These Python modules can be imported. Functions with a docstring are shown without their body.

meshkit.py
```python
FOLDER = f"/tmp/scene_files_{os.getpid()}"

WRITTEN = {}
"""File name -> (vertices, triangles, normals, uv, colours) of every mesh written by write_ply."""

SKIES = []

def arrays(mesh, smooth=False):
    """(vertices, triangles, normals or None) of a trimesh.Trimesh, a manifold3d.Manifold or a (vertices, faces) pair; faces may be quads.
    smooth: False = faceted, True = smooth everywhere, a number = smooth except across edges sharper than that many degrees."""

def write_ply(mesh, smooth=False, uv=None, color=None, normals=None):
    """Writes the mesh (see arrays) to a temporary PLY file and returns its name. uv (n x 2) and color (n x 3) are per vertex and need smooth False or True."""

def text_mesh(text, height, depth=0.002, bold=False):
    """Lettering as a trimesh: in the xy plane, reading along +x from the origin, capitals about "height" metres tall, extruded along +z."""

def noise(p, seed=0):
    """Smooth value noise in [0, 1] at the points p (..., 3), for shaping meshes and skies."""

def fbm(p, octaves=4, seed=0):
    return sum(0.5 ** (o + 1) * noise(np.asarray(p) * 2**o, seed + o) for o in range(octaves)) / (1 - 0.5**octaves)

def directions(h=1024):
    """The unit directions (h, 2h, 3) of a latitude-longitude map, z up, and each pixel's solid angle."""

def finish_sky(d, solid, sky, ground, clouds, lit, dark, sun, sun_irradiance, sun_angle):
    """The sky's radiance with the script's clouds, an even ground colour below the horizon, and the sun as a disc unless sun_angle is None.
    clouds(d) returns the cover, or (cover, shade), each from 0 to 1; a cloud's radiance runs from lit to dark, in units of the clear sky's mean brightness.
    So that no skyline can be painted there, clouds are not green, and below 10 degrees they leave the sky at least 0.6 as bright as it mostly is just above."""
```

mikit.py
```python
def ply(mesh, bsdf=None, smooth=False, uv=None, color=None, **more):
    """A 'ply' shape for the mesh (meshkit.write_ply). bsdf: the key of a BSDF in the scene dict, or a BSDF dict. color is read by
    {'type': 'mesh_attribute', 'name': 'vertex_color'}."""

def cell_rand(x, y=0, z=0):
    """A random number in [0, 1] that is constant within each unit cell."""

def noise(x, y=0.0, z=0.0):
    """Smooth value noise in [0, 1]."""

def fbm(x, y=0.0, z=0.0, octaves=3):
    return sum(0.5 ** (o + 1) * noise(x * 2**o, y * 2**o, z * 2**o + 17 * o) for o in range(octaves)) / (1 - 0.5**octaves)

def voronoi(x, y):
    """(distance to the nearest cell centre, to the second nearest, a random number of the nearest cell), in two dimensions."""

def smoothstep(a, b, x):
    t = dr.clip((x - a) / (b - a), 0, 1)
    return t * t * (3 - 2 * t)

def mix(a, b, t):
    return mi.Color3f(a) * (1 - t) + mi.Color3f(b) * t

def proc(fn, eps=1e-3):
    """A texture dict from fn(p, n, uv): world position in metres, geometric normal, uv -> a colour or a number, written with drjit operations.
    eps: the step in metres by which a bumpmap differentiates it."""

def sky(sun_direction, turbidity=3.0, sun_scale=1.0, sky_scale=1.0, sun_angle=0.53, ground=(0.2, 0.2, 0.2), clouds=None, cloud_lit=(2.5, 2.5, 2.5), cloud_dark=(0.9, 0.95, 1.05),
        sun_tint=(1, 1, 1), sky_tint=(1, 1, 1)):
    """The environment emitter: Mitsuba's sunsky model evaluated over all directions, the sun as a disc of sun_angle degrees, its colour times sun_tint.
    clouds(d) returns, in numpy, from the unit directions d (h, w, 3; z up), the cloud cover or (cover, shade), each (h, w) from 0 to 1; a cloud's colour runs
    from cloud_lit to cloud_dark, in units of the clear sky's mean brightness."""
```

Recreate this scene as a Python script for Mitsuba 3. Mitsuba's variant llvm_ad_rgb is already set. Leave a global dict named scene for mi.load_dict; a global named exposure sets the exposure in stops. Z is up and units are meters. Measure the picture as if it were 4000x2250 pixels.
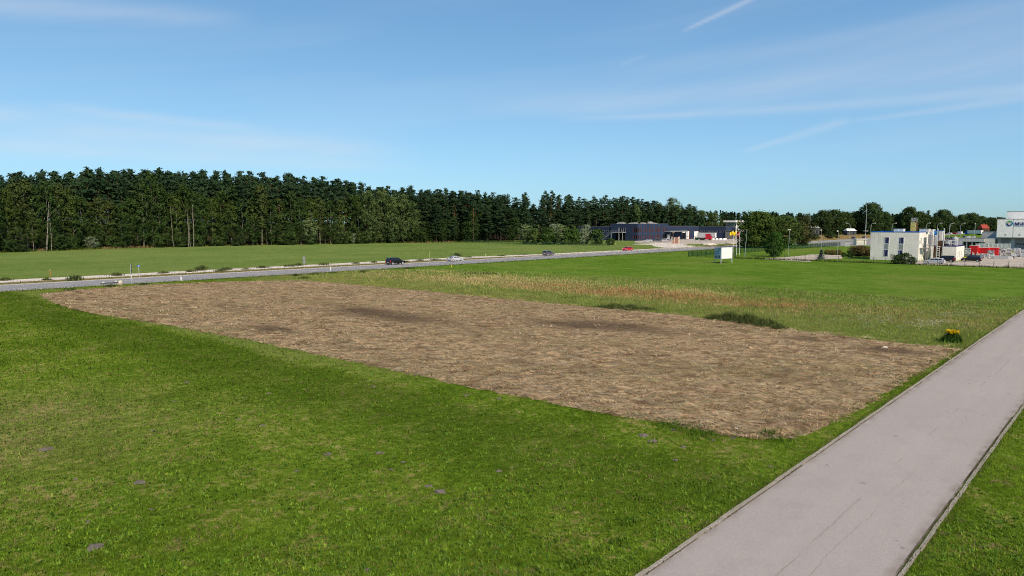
import math, random
import numpy as np
import trimesh, shapely
import drjit as dr
import mitsuba as mi
import mikit, meshkit
from mikit import fbm, noise, smoothstep, mix, cell_rand, voronoi
from shapely.geometry import Polygon, LineString

# ------------------------------------------------------------------ camera, sky, exposure
F, HCAM, YHOR = 2773.0, 10.5, 870.0            # focal length and horizon in pixels of the 4000 x 2250 photograph, metres above ground
PITCH = math.atan((1125 - YHOR) / F)
CP, SP = math.cos(PITCH), math.sin(PITCH)
T4 = mi.ScalarTransform4f
scene, labels = {}, {}
scene['camera'] = {'type': 'perspective', 'fov': math.degrees(2 * math.atan(2000 / F)), 'fov_axis': 'x', 'near_clip': 0.5, 'far_clip': 20000.0,
                   'to_world': T4().look_at(origin=[0, 0, HCAM], target=[0, CP, HCAM - SP], up=[0, 0, 1])}
exposure = 1.75
SUN_EL = math.radians(43)
SUN = (0.49 * math.cos(SUN_EL), -0.872 * math.cos(SUN_EL), math.sin(SUN_EL))


def streak(az, el, a0, e0, a1, e1, w0, w1, soft=1.0):
    """A feathered band of cirrus from (a0, e0) to (a1, e1) in degrees of azimuth and elevation."""
    dx, dy = a1 - a0, e1 - e0
    ln = math.hypot(dx, dy)
    k = ((az - a0) * dx + (el - e0) * dy) / ln ** 2
    d = ((az - a0) * -dy + (el - e0) * dx) / ln
    w = w0 + (w1 - w0) * np.clip(k, 0, 1)
    ends = np.clip(k / 0.18, 0, 1) * np.clip((1 - k) / 0.18, 0, 1)
    return np.exp(-(d / w) ** 2) * ends ** soft


def cirrus(d):
    az = np.degrees(np.arctan2(d[..., 0], d[..., 1]))
    el = np.degrees(np.arcsin(np.clip(d[..., 2], -1, 1)))
    n = lambda sx, sy, rot, seed: meshkit.fbm(np.stack([(az * math.cos(rot) + el * math.sin(rot)) * sx, (-az * math.sin(rot) + el * math.cos(rot)) * sy, 0 * az], -1), 4, seed)
    wisp = np.clip((n(0.035, 0.45, 0.12, 3) - 0.46) * 3.0, 0, 1)
    fine = n(0.12, 1.3, 0.15, 9)
    c = 0.09 * wisp * np.clip((el - 2) / 5, 0, 1)
    c = c + 0.24 * streak(az, el, -4, 8.9, 52, 11.2, 0.7, 2.3) * (0.4 + 1.1 * fine)
    c = c + 0.26 * streak(az, el, 3, 8.1, 48, 8.7, 0.13, 0.55) * (0.5 + fine)
    c = c + 0.14 * streak(az, el, 6, 11.8, 50, 14.4, 0.6, 1.5) * (0.4 + 1.1 * fine)
    c = c + 0.30 * streak(az, el, 17.6, 5.3, 25.2, 7.35, 0.14, 0.32, 0.6) * (0.6 + 0.8 * fine)
    c = c + 0.20 * streak(az, el, 23, 7.05, 44, 8.6, 0.09, 0.4) * (0.6 + fine)
    c = c + 0.40 * streak(az, el, 13.0, 14.2, 20.5, 17.0, 0.11, 0.20, 0.6)
    c = c + 0.13 * streak(az, el, 8.3, 12.0, 10.6, 12.75, 0.10, 0.12)
    c = c + 0.36 * streak(az, el, -48, 6.9, -7, 5.4, 1.2, 0.7) * (0.4 + 1.1 * fine)
    c = c + 0.30 * streak(az, el, -33, 7.7, -18, 6.9, 0.35, 0.3) * (0.3 + 1.3 * fine)
    c = c + 0.30 * streak(az, el, -50, 5.3, -6, 4.3, 0.7, 0.4) * (0.3 + 1.2 * fine)
    c = c + 0.34 * streak(az, el, -50, 13.0, -19, 14.6, 1.1, 0.6) * (0.4 + 1.0 * fine)
    return np.clip(c * 0.74, 0, 0.7)


scene['sky'] = mikit.sky(SUN, turbidity=3.0, clouds=cirrus, cloud_lit=(2.25, 2.30, 2.40), ground=(0.10, 0.12, 0.06), sky_scale=1.24, sky_tint=(0.80, 0.97, 1.05))

# ------------------------------------------------------------------ helpers: places
ANG = math.atan2(0.742, 0.670)                 # the roads, fences and buildings follow one grid: s runs along the roads, t to their right
CA, SA = math.cos(ANG), math.sin(ANG)


def ray(x, y):
    q = y - 1125.0
    return np.array([x - 2000.0, F * CP - q * SP, -F * SP - q * CP])


def P(x, y, z=0.0):
    """The point at height z seen at (x, y) of the photograph."""
    d = ray(x, y)
    k = (z - HCAM) / d[2]
    return np.array([d[0] * k, d[1] * k, z])


def zat(y, Y):
    """Height of what is seen at row y, at the distance Y."""
    d = ray(2000, y)
    return HCAM + Y * d[2] / d[1]


def xat(x, Y, y=900):
    d = ray(x, y)
    return d[0] / d[1] * Y


def W(t, s):
    return np.array([SA * t + CA * s, -CA * t + SA * s])


def TS(p):
    return SA * p[0] - CA * p[1], CA * p[0] + SA * p[1]


def s_at(x, t, y=900):
    r = ray(x, y); r = r[0] / r[1]
    return -t * (SA + r * CA) / (CA - r * SA)


def t_at(x, s, y=900):
    r = ray(x, y); r = r[0] / r[1]
    return s * (r * SA - CA) / (SA + r * CA)


def Mgrid(t=0.0, s=0.0, z=0.0, rot=0.0):
    """Local x runs along t, y along s."""
    p = W(t, s)
    return Mat(p[0], p[1], z, ANG - math.pi / 2 + rot)


def Mat(x=0.0, y=0.0, z=0.0, rz=0.0, sx=1.0, sy=None, sz=None):
    c, s = math.cos(rz), math.sin(rz)
    sy = sx if sy is None else sy
    sz = sx if sz is None else sz
    return np.array([[c * sx, -s * sy, 0, x], [s * sx, c * sy, 0, y], [0, 0, sz, z], [0, 0, 0, 1.0]])


# ------------------------------------------------------------------ helpers: meshes
class MB:
    def __init__(self):
        self.v, self.f, self.n = [], [], 0

    def add(self, v, f):
        v, f = np.asarray(v, float), np.asarray(f, int)
        if f.shape[1] == 4:
            f = np.vstack([f[:, [0, 1, 2]], f[:, [0, 2, 3]]])
        self.v.append(v); self.f.append(f + self.n); self.n += len(v)
        return self

    def box(self, x0, x1, y0, y1, z0, z1, M=None):
        v = np.array([[x, y, z] for x in (x0, x1) for y in (y0, y1) for z in (z0, z1)], float)
        f = np.array([[0, 1, 3, 2], [4, 6, 7, 5], [0, 4, 5, 1], [2, 3, 7, 6], [0, 2, 6, 4], [1, 5, 7, 3]])
        if M is not None:
            v = v @ M[:3, :3].T + M[:3, 3]
        return self.add(v, f)

    def tube(self, pts, radii, n=6, cap=True):
        p = np.asarray(pts, float)
        r = np.broadcast_to(np.asarray(radii, float), (len(p),))
        t = np.gradient(p, axis=0)
        t /= np.linalg.norm(t, axis=1, keepdims=True) + 1e-12
        ref = np.where(np.abs(t[:, 2:]) < 0.9, [0, 0, 1.0], [1.0, 0, 0])
        a = np.cross(t, ref); a /= np.linalg.norm(a, axis=1, keepdims=True) + 1e-12
        b = np.cross(t, a)
        ang = np.arange(n) * 2 * np.pi / n
        v = p[:, None] + r[:, None, None] * (np.cos(ang)[None, :, None] * a[:, None] + np.sin(ang)[None, :, None] * b[:, None])
        i, j = np.meshgrid(np.arange(len(p) - 1), np.arange(n), indexing='ij')
        q = np.stack([i * n + j, i * n + (j + 1) % n, (i + 1) * n + (j + 1) % n, (i + 1) * n + j], -1).reshape(-1, 4)
        self.add(v.reshape(-1, 3), q)
        if cap:
            for k, ring in ((0, 0), (len(p) - 1, (len(p) - 1) * n)):
                self.add(np.vstack([v[k], p[k:k + 1]]), np.stack([np.arange(n), (np.arange(n) + 1) % n, np.full(n, n)], 1))
        return self

    def prism(self, pts, y0, y1, k0=None):
        """Polygon in (x, z) extruded from y0 to y1."""
        m = trimesh.creation.extrude_polygon(Polygon(pts), y1 - y0, engine='earcut')
        v = np.array(m.vertices)
        v = np.stack([v[:, 0], y1 - v[:, 2], v[:, 1]], 1)
        return self.add(v, np.array(m.faces))

    def plate(self, pts, z0, z1):
        """Polygon in (x, y) extruded from z0 to z1."""
        m = trimesh.creation.extrude_polygon(Polygon(pts), z1 - z0, engine='earcut')
        return self.add(np.array(m.vertices) + [0, 0, z0], np.array(m.faces))

    def get(self, M=None):
        v, f = np.vstack(self.v), np.vstack(self.f)
        if M is not None:
            v = v @ M[:3, :3].T + M[:3, 3]
        return v, f


used = {}


def num(name):
    k = used.get(name, -1) + 1
    used[name] = k
    return name if k == 0 else f'{name}_{k:03d}'


def lab(key, label=None, cat=None, group=None, kind=None):
    d = {}
    if label: d['label'] = label
    if cat: d['category'] = cat
    if group: d['group'] = group
    if kind: d['kind'] = kind
    labels[key] = d
    return key


def thing(name, label, cat, group=None):
    key = num(name)
    return lab(key, label, cat, group)


def put(name, mb, bsdf, parent=None, M=None, smooth=False, label=None, kind=None):
    """One entry of the scene, a part when it has a parent."""
    key = num(f'{parent}__{name}' if parent else name)
    m = mb.get(M) if isinstance(mb, MB) else mb
    scene[key] = mikit.ply(m, bsdf, smooth)
    if label or kind:
        lab(key, label, None, None, kind)
    return key


def colored(v, f, col, bsdf, normals=None):
    path = meshkit.write_ply((v, f), False, None, col, normals)
    return {'type': 'ply', 'filename': path, 'face_normals': normals is None, 'bsdf': {'type': 'ref', 'id': bsdf}}


# ------------------------------------------------------------------ materials
def diffuse(name, rgb, rough=None, spec=None):
    if rough is None:
        scene[name] = {'type': 'twosided', 'bsdf': {'type': 'diffuse', 'reflectance': {'type': 'rgb', 'value': list(rgb)}}}
    else:
        scene[name] = {'type': 'twosided', 'bsdf': {'type': 'principled', 'base_color': {'type': 'rgb', 'value': list(rgb)}, 'roughness': rough, 'specular': 0.5 if spec is None else spec}}


def textured(name, fn, bump=None, scale=1.0, eps=0.02):
    b = {'type': 'diffuse', 'reflectance': mikit.proc(fn)}
    if bump:
        b = {'type': 'bumpmap', 'texture': mikit.proc(bump, eps), 'scale': scale, 'bsdf': b}
    scene[name] = {'type': 'twosided', 'bsdf': b}


scene['mat_vertex'] = {'type': 'twosided', 'bsdf': {'type': 'diffuse', 'reflectance': {'type': 'mesh_attribute', 'name': 'vertex_color'}}}
scene['mat_leaf'] = {'type': 'principledthin', 'base_color': {'type': 'mesh_attribute', 'name': 'vertex_color'}, 'roughness': 0.7, 'diff_trans': 0.5, 'spec_trans': 0.0, 'eta': 1.3}


def fn_ground(p, n, uv):
    s = p.x * CA + p.y * SA
    t = p.x * SA - p.y * CA
    lo = fbm(p.x * 0.06, p.y * 0.06, 1.0)
    mid = fbm(p.x * 0.45, p.y * 0.45, 2.0)
    hi = fbm(p.x * 2.6, p.y * 2.6, 3.0)
    fine = noise(p.x * 11, p.y * 11, 5.0)
    # near lawn
    a = mix((0.065, 0.118, 0.009), (0.116, 0.178, 0.020), smoothstep(0.3, 0.7, lo * 0.5 + mid * 0.5))
    pale = dr.exp(-dr.square((s - 7) / 9) - dr.square((t + 43) / 9)) * 1.1
    a = mix(a, (0.160, 0.170, 0.055), dr.clip(pale * (0.4 + mid), 0, 1) * 0.8)
    hj = fbm(p.x * 4.6, p.y * 4.6, 6.0)
    a = mix(a, (0.200, 0.155, 0.072), smoothstep(0.55, 0.70, mid * 0.30 + hi * 0.30 + hj * 0.40) * 0.60)
    a = a * (0.55 + 0.90 * hj) * (0.82 + 0.38 * fbm(t * 0.7, s * 0.03, 12.0))
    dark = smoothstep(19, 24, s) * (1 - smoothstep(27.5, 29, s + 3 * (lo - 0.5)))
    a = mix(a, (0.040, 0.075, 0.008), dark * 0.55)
    edge = smoothstep(28.0, 29.6, s + 2.0 * (mid - 0.5)) * (1 - smoothstep(30, 40, s)) * (1 - smoothstep(-50, -30, t))
    a = mix(a, (0.150, 0.185, 0.050), edge * 0.6)
    # mown meadow beyond the rough strip, streaked along t
    st = fbm(s * 0.9, t * 0.07, 7.0)
    b = mix((0.066, 0.138, 0.014), (0.116, 0.188, 0.030), smoothstep(0.25, 0.75, st * 0.25 + mid * 0.45 + fbm(p.x * 0.14, p.y * 0.14, 15.0) * 0.30))
    b = mix(b, (0.15, 0.19, 0.045), smoothstep(0.5, 0.75, lo) * 0.5)
    # field beyond the road, paler
    st2 = fbm(s * 0.05, t * 0.5, 9.0)
    c = mix((0.098, 0.160, 0.036), (0.150, 0.200, 0.060), smoothstep(0.25, 0.75, st2 * 0.25 + mid * 0.35 + lo * 0.40))
    # verge of the road
    ve = mix((0.12, 0.125, 0.038), (0.19, 0.16, 0.07), mid)
    # rough strip
    r = mix((0.105, 0.150, 0.030), (0.180, 0.175, 0.058), smoothstep(0.3, 0.7, mid * 0.5 + lo * 0.5))
    w = s + 8 * (lo - 0.5) + 3 * (mid - 0.5)
    far = smoothstep(95, 101, w)
    col = mix(a, r, smoothstep(64, 68, s))
    col = mix(col, b, far)
    col = mix(col, ve, smoothstep(-147, -146, t * -1 - 292) * 0)
    col = mix(c, col, smoothstep(-151, -150, t))
    col = mix(col, ve, (1 - smoothstep(-144.5, -143.5, t)) * smoothstep(-152.2, -151.6, t))
    # dry field far on the right
    dry = smoothstep(285, 300, s) * (1 - smoothstep(-150, -148, t)) * smoothstep(150, 170, p.x)
    col = mix(col, (0.24, 0.17, 0.075), dry * 0.9)
    return col * (0.62 + 0.5 * hi + 0.26 * fine)


def bump_ground(p, n, uv):
    return 0.10 * fbm(p.x * 1.7, p.y * 1.7, 3.0) + 0.05 * fbm(p.x * 6, p.y * 6, 4.0)


textured('mat_ground', fn_ground, bump_ground, 1.0, 0.05)


SPOTS = ((-62, 49.5, 9, 3.0, 1.0), (-70, 50.5, 4, 2.5, 0.7), (-64, 35.6, 4, 1.6, 0.9), (-40, 60, 6.5, 2.8, 1.0), (-45, 57, 5, 2, 0.8), (-15.2, 63.2, 2.8, 1.7, 1.0), (-22.2, 64.4, 2.2, 1.0, 0.8), (-34.5, 39.3, 2.2, 1.0, 0.6), (-85, 42, 5, 1.5, 0.5))     # places where bare soil shows: t, s, extents, strength


def fn_hay(p, n, uv):
    s = p.x * CA + p.y * SA
    t = p.x * SA - p.y * CA
    wx = p.x + 0.9 * (noise(p.x * 0.9, p.y * 0.9, 1.0) - 0.5)
    wy = p.y + 0.9 * (noise(p.x * 0.9, p.y * 0.9, 2.0) - 0.5)
    lo = fbm(wx * 0.10, wy * 0.16, 1.0)
    mid = fbm(wx * 2.2, wy * 3.2, 2.0)
    hi = fbm(wx * 5.5, wy * 8.5, 3.0)
    fine = noise(wx * 13, wy * 19, 4.0)
    c = mix((0.165, 0.116, 0.066), (0.395, 0.292, 0.180), smoothstep(0.30, 0.68, 0.40 * mid + 0.60 * hi))
    c = mix(c, (0.23, 0.205, 0.145), smoothstep(0.55, 0.70, noise(wx * 2.2, wy * 2.8, 21.0)) * 0.45)
    c = mix(c, (0.17, 0.155, 0.07), smoothstep(0.52, 0.75, lo * 0.5 + mid * 0.5) * 0.6)
    c = mix(c, (0.085, 0.050, 0.030), smoothstep(0.58, 0.74, 0.6 * hi + 0.4 * noise(wx * 0.9, wy * 1.5, 8.0)) * 0.8)
    def spot(t0, s0, a, b):
        return dr.exp(-dr.square((t - t0) / a) - dr.square((s - s0) / b))
    soil = sum(spot(t0, s0, ta, sb_) * k for t0, s0, ta, sb_, k in SPOTS)
    c = mix(c, (0.060, 0.044, 0.034), dr.clip(soil * (0.25 + 1.5 * mid), 0, 1) * smoothstep(0.22, 0.55, hi * 0.6 + fine * 0.4) * 0.95)
    return c * (0.50 + 0.66 * hi + 0.36 * fine)


textured('mat_hay', fn_hay)


def fn_asphalt(p, n, uv):
    s = p.x * CA + p.y * SA
    t = p.x * SA - p.y * CA
    lo = fbm(p.x * 0.25, p.y * 0.25, 1.0)
    tr = fbm(s * 0.05, t * 1.3, 2.0)
    sp = noise(p.x * 26, p.y * 26, 3.0)
    sp2 = noise(p.x * 70, p.y * 70, 6.0)
    c = mix((0.322, 0.297, 0.291), (0.378, 0.352, 0.345), 0.5 * lo + 0.5 * tr) * (0.86 + 0.16 * sp + 0.12 * sp2)
    c = c * (1 - 0.04 * smoothstep(0.55, 0.75, fbm(p.x * 0.9, p.y * 0.9, 31.0)))
    wob = 0.30 * (fbm(s * 0.16, 3.0, 1.0) - 0.5) + 0.10 * (fbm(s * 1.7, 5.0, 1.0) - 0.5)
    cr = 1 - smoothstep(0.006, 0.022, dr.abs(t + 7.7 + wob))
    cr = cr * smoothstep(0.36, 0.48, fbm(s * 0.22, 7.0, 2.0))
    wob2 = 0.5 * (fbm(s * 0.3, 13.0, 1.0) - 0.5) + 0.16 * (fbm(s * 2.1, 15.0, 1.0) - 0.5)
    cr2 = (1 - smoothstep(0.005, 0.018, dr.abs(t + 7.0 + wob2))) * smoothstep(0.55, 0.62, fbm(s * 0.13, 17.0, 2.0))
    c = mix(c, (0.12, 0.11, 0.10), dr.maximum(cr, cr2 * 0.8) * 0.55)
    st = smoothstep(0.80, 0.88, fbm(p.x * 1.9, p.y * 1.9, 11.0, 4))
    c = mix(c, (0.16, 0.14, 0.14), st * 0.6)
    dirt = (1 - smoothstep(0.0, 0.5, t + 10.8)) + smoothstep(-5.55, -5.2, t)
    gut = (1 - smoothstep(0.02, 0.08, t + 10.72 + 0.0045 * (s - 20))) + smoothstep(-5.19, -5.14, t)
    c = mix(c, (0.055, 0.050, 0.035), dr.clip(gut, 0, 1) * smoothstep(0.3, 0.5, fbm(s * 0.6, 3.0, 40.0)))
    return mix(c, (0.17, 0.145, 0.12), dr.clip(dirt * (fbm(p.x * 1.5, p.y * 1.5, 20.0) * 1.4 - 0.25), 0, 1) * 0.7)


textured('mat_asphalt', fn_asphalt)


def fn_highway(p, n, uv):
    s = p.x * CA + p.y * SA
    t = p.x * SA - p.y * CA
    tr = fbm(s * 0.02, t * 1.1, 2.0)
    lo = fbm(p.x * 0.3, p.y * 0.3, 1.0)
    return mix((0.215, 0.222, 0.240), (0.300, 0.302, 0.318), 0.6 * tr + 0.4 * lo) * (0.93 + 0.14 * noise(p.x * 5, p.y * 5, 3.0))


textured('mat_highway', fn_highway)


def fn_gravel(p, n, uv):
    lo = fbm(p.x * 0.2, p.y * 0.2, 1.0)
    hi = fbm(p.x * 2.0, p.y * 2.0, 2.0)
    return mix((0.34, 0.30, 0.255), (0.50, 0.465, 0.42), 0.5 * lo + 0.5 * hi) * (0.85 + 0.3 * noise(p.x * 7, p.y * 7, 3.0))


textured('mat_gravel', fn_gravel)


def fn_path(p, n, uv):
    hi = fbm(p.x * 1.1, p.y * 1.1, 2.0)
    return mix((0.50, 0.455, 0.40), (0.66, 0.62, 0.58), hi) * (0.88 + 0.24 * noise(p.x * 4, p.y * 4, 3.0))


textured('mat_path', fn_path)


def fn_render(p, n, uv):
    run = fbm(p.x * 1.1 + p.y * 1.1, 0.0, 3.0) * fbm(p.x * 5, p.z * 0.18, 1.0) * 1.7
    top = smoothstep(3.5, 8.0, p.z)
    c = mix((0.80, 0.755, 0.69), (0.55, 0.52, 0.47), dr.clip(smoothstep(0.40, 0.78, run) * (0.25 + 0.75 * top) + (1 - smoothstep(0.1, 0.7, p.z)) * 0.35, 0, 1))
    return c * (0.92 + 0.16 * fbm(p.x * 0.6, p.y * 0.6, p.z * 0.6))


textured('mat_render', fn_render)


def fn_soil(p, n, uv):
    return mix((0.10, 0.088, 0.082), (0.185, 0.165, 0.155), fbm(p.x * 8, p.y * 8, p.z * 8)) * (0.75 + 0.5 * noise(p.x * 40, p.y * 40, p.z * 40))


textured('mat_soil', fn_soil)


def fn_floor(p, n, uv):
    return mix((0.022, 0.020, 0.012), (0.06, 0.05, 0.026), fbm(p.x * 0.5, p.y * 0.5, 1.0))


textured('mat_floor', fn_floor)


def fn_navy(p, n, uv):
    s = p.x * CA + p.y * SA
    t = p.x * SA - p.y * CA
    seam = smoothstep(0.0, 0.05, dr.abs(s / 1.1 - dr.floor(s / 1.1) - 0.5) * 1.1)
    return mix((0.030, 0.042, 0.080), (0.042, 0.058, 0.106), fbm(s * 0.4, t * 0.4, p.z * 0.5)) * (0.7 + 0.3 * seam)


textured('mat_navy', fn_navy)


def fn_bark(p, n, uv):
    k = smoothstep(9, 17, p.z)
    return mix((0.085, 0.066, 0.052), (0.30, 0.135, 0.062), k) * (0.6 + 0.8 * noise(p.x * 3, p.y * 3, p.z * 1.2))


textured('mat_pine_bark', fn_bark)


def fn_birch(p, n, uv):
    b = smoothstep(0.56, 0.66, fbm(p.x * 2.5, p.y * 2.5, p.z * 1.6))
    return mix((0.27, 0.25, 0.215), (0.06, 0.055, 0.05), b)


textured('mat_birch_bark', fn_birch)


def fn_kerb(p, n, uv):
    return mix((0.24, 0.22, 0.19), (0.34, 0.32, 0.29), fbm(p.x * 1.3, p.y * 1.3, 4.0)) * (0.8 + 0.4 * noise(p.x * 22, p.y * 22, 1.0))


textured('mat_kerb', fn_kerb)

for nm, c in dict(white=(0.86, 0.855, 0.845), offwhite=(0.62, 0.60, 0.55), cream=(0.66, 0.63, 0.50), lightgrey=(0.46, 0.47, 0.49), grey=(0.26, 0.27, 0.285), darkgrey=(0.085, 0.088, 0.095), black=(0.014, 0.014, 0.015),
                  blue=(0.02, 0.11, 0.42), skyblue=(0.05, 0.24, 0.62), red=(0.58, 0.018, 0.022), rust=(0.24, 0.065, 0.040), yellow=(0.74, 0.52, 0.03), paleyellow=(0.66, 0.56, 0.20), brown=(0.12, 0.07, 0.045),
                  maroon=(0.20, 0.02, 0.03), fence_green=(0.012, 0.045, 0.032), bark=(0.10, 0.078, 0.06), deadwood=(0.36, 0.30, 0.235), orange=(0.55, 0.14, 0.03), brick=(0.27, 0.15, 0.115), plaster=(0.46, 0.38, 0.33),
                  redroof=(0.33, 0.07, 0.055), rose=(0.60, 0.03, 0.045), logo_green=(0.10, 0.42, 0.05), logo_blue=(0.03, 0.22, 0.55), logo_navy=(0.02, 0.028, 0.16), signblue=(0.02, 0.12, 0.50), board=(0.40, 0.49, 0.58), print=(0.10, 0.19, 0.26)).items():
    diffuse('mat_' + nm, c)
for nm, c, r in (('glass', (0.012, 0.016, 0.026), 0.06), ('blueglass', (0.018, 0.022, 0.10), 0.08), ('paleglass', (0.16, 0.24, 0.24), 0.1), ('tyre', (0.018, 0.018, 0.018), 0.8), ('rim', (0.42, 0.43, 0.45), 0.35), ('taillight', (0.42, 0.01, 0.02), 0.2),
                 ('headlight', (0.65, 0.67, 0.70), 0.1), ('steel', (0.34, 0.36, 0.38), 0.45), ('galv', (0.40, 0.43, 0.45), 0.4), ('paint_black', (0.005, 0.005, 0.006), 0.3), ('paint_silver', (0.46, 0.48, 0.52), 0.28), ('paint_grey', (0.085, 0.092, 0.11), 0.25),
                 ('paint_red', (0.44, 0.012, 0.028), 0.25), ('paint_navy', (0.015, 0.018, 0.032), 0.22), ('paint_white', (0.72, 0.72, 0.72), 0.3), ('paint_blue', (0.03, 0.07, 0.2), 0.25), ('redpanel', (0.52, 0.010, 0.015), 0.5)):
    diffuse('mat_' + nm, c, r)


# ------------------------------------------------------------------ ground, roads, fields
def grid_sheet(xs, ys, z):
    X, Y = np.meshgrid(xs, ys, indexing='ij')
    v = np.stack([X, Y, z(X, Y) if callable(z) else np.full_like(X, z)], -1).reshape(-1, 3)
    n, m = len(xs), len(ys)
    i, j = np.meshgrid(np.arange(n - 1), np.arange(m - 1), indexing='ij')
    q = np.stack([i * m + j, (i + 1) * m + j, (i + 1) * m + j + 1, i * m + j + 1], -1).reshape(-1, 4)
    return v, np.vstack([q[:, [0, 1, 2]], q[:, [0, 2, 3]]])


v, f = grid_sheet(np.array([-6000, -1500, -400, -100, 0, 100, 400, 1500, 6000.]), np.array([-3000, -300, 0, 60, 150, 400, 1200, 9000.]), 0.0)
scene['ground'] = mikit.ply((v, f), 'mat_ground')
lab('ground', 'flat grass land of lawn, mown meadow and field', 'ground', kind='structure')


def strip(t0, t1, s0, s1, z, n=1):
    c = [W(t0, s0), W(t1, s0), W(t1, s1), W(t0, s1)]
    return np.array([[*p, z] for p in c]), np.array([[0, 1, 2], [0, 2, 3]])


T1 = -5.1
edge0 = lambda s: -10.72 - 0.0045 * (s - 20)         # its left edge drifts a little from the grid
c = [W(edge0(-40), -40), W(T1, -40), W(T1, 420), W(edge0(420), 420)]
scene['service_road'] = mikit.ply((np.array([[*p, 0.02] for p in c]), np.array([[0, 1, 2], [0, 2, 3]])), 'mat_asphalt')
lab('service_road', 'pale worn asphalt service road with cracks, running to upper right', 'road', kind='structure')
rng = np.random.default_rng(5)
for side in (0, 1):
    s = 4.0
    n = 0
    while s < 75 and n < 70:
        ta, tb = (edge0(s) - 0.12, edge0(s) - 0.002) if side == 0 else (T1 + 0.05, T1 + 0.17)
        mb = MB()
        j = rng.uniform(-0.012, 0.012)
        mb.box(ta + j, tb + j, s + 0.008, s + 0.992, -0.05, (0.070 if side == 0 else 0.045) + rng.uniform(-0.012, 0.012), Mgrid())
        put('kerb_stone', mb, 'mat_kerb', 'service_road')
        s += 1.0; n += 1
    mb = MB()
    while s < 400:
        ta, tb = (edge0(s + 8) - 0.12, edge0(s + 8) - 0.002) if side == 0 else (T1 + 0.05, T1 + 0.17)
        mb.box(ta, tb, s + 0.008, s + 15.99, -0.05, 0.070, Mgrid()); s += 16
    put('kerb_strip', mb, 'mat_kerb', 'service_road', kind='stuff')

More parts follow.
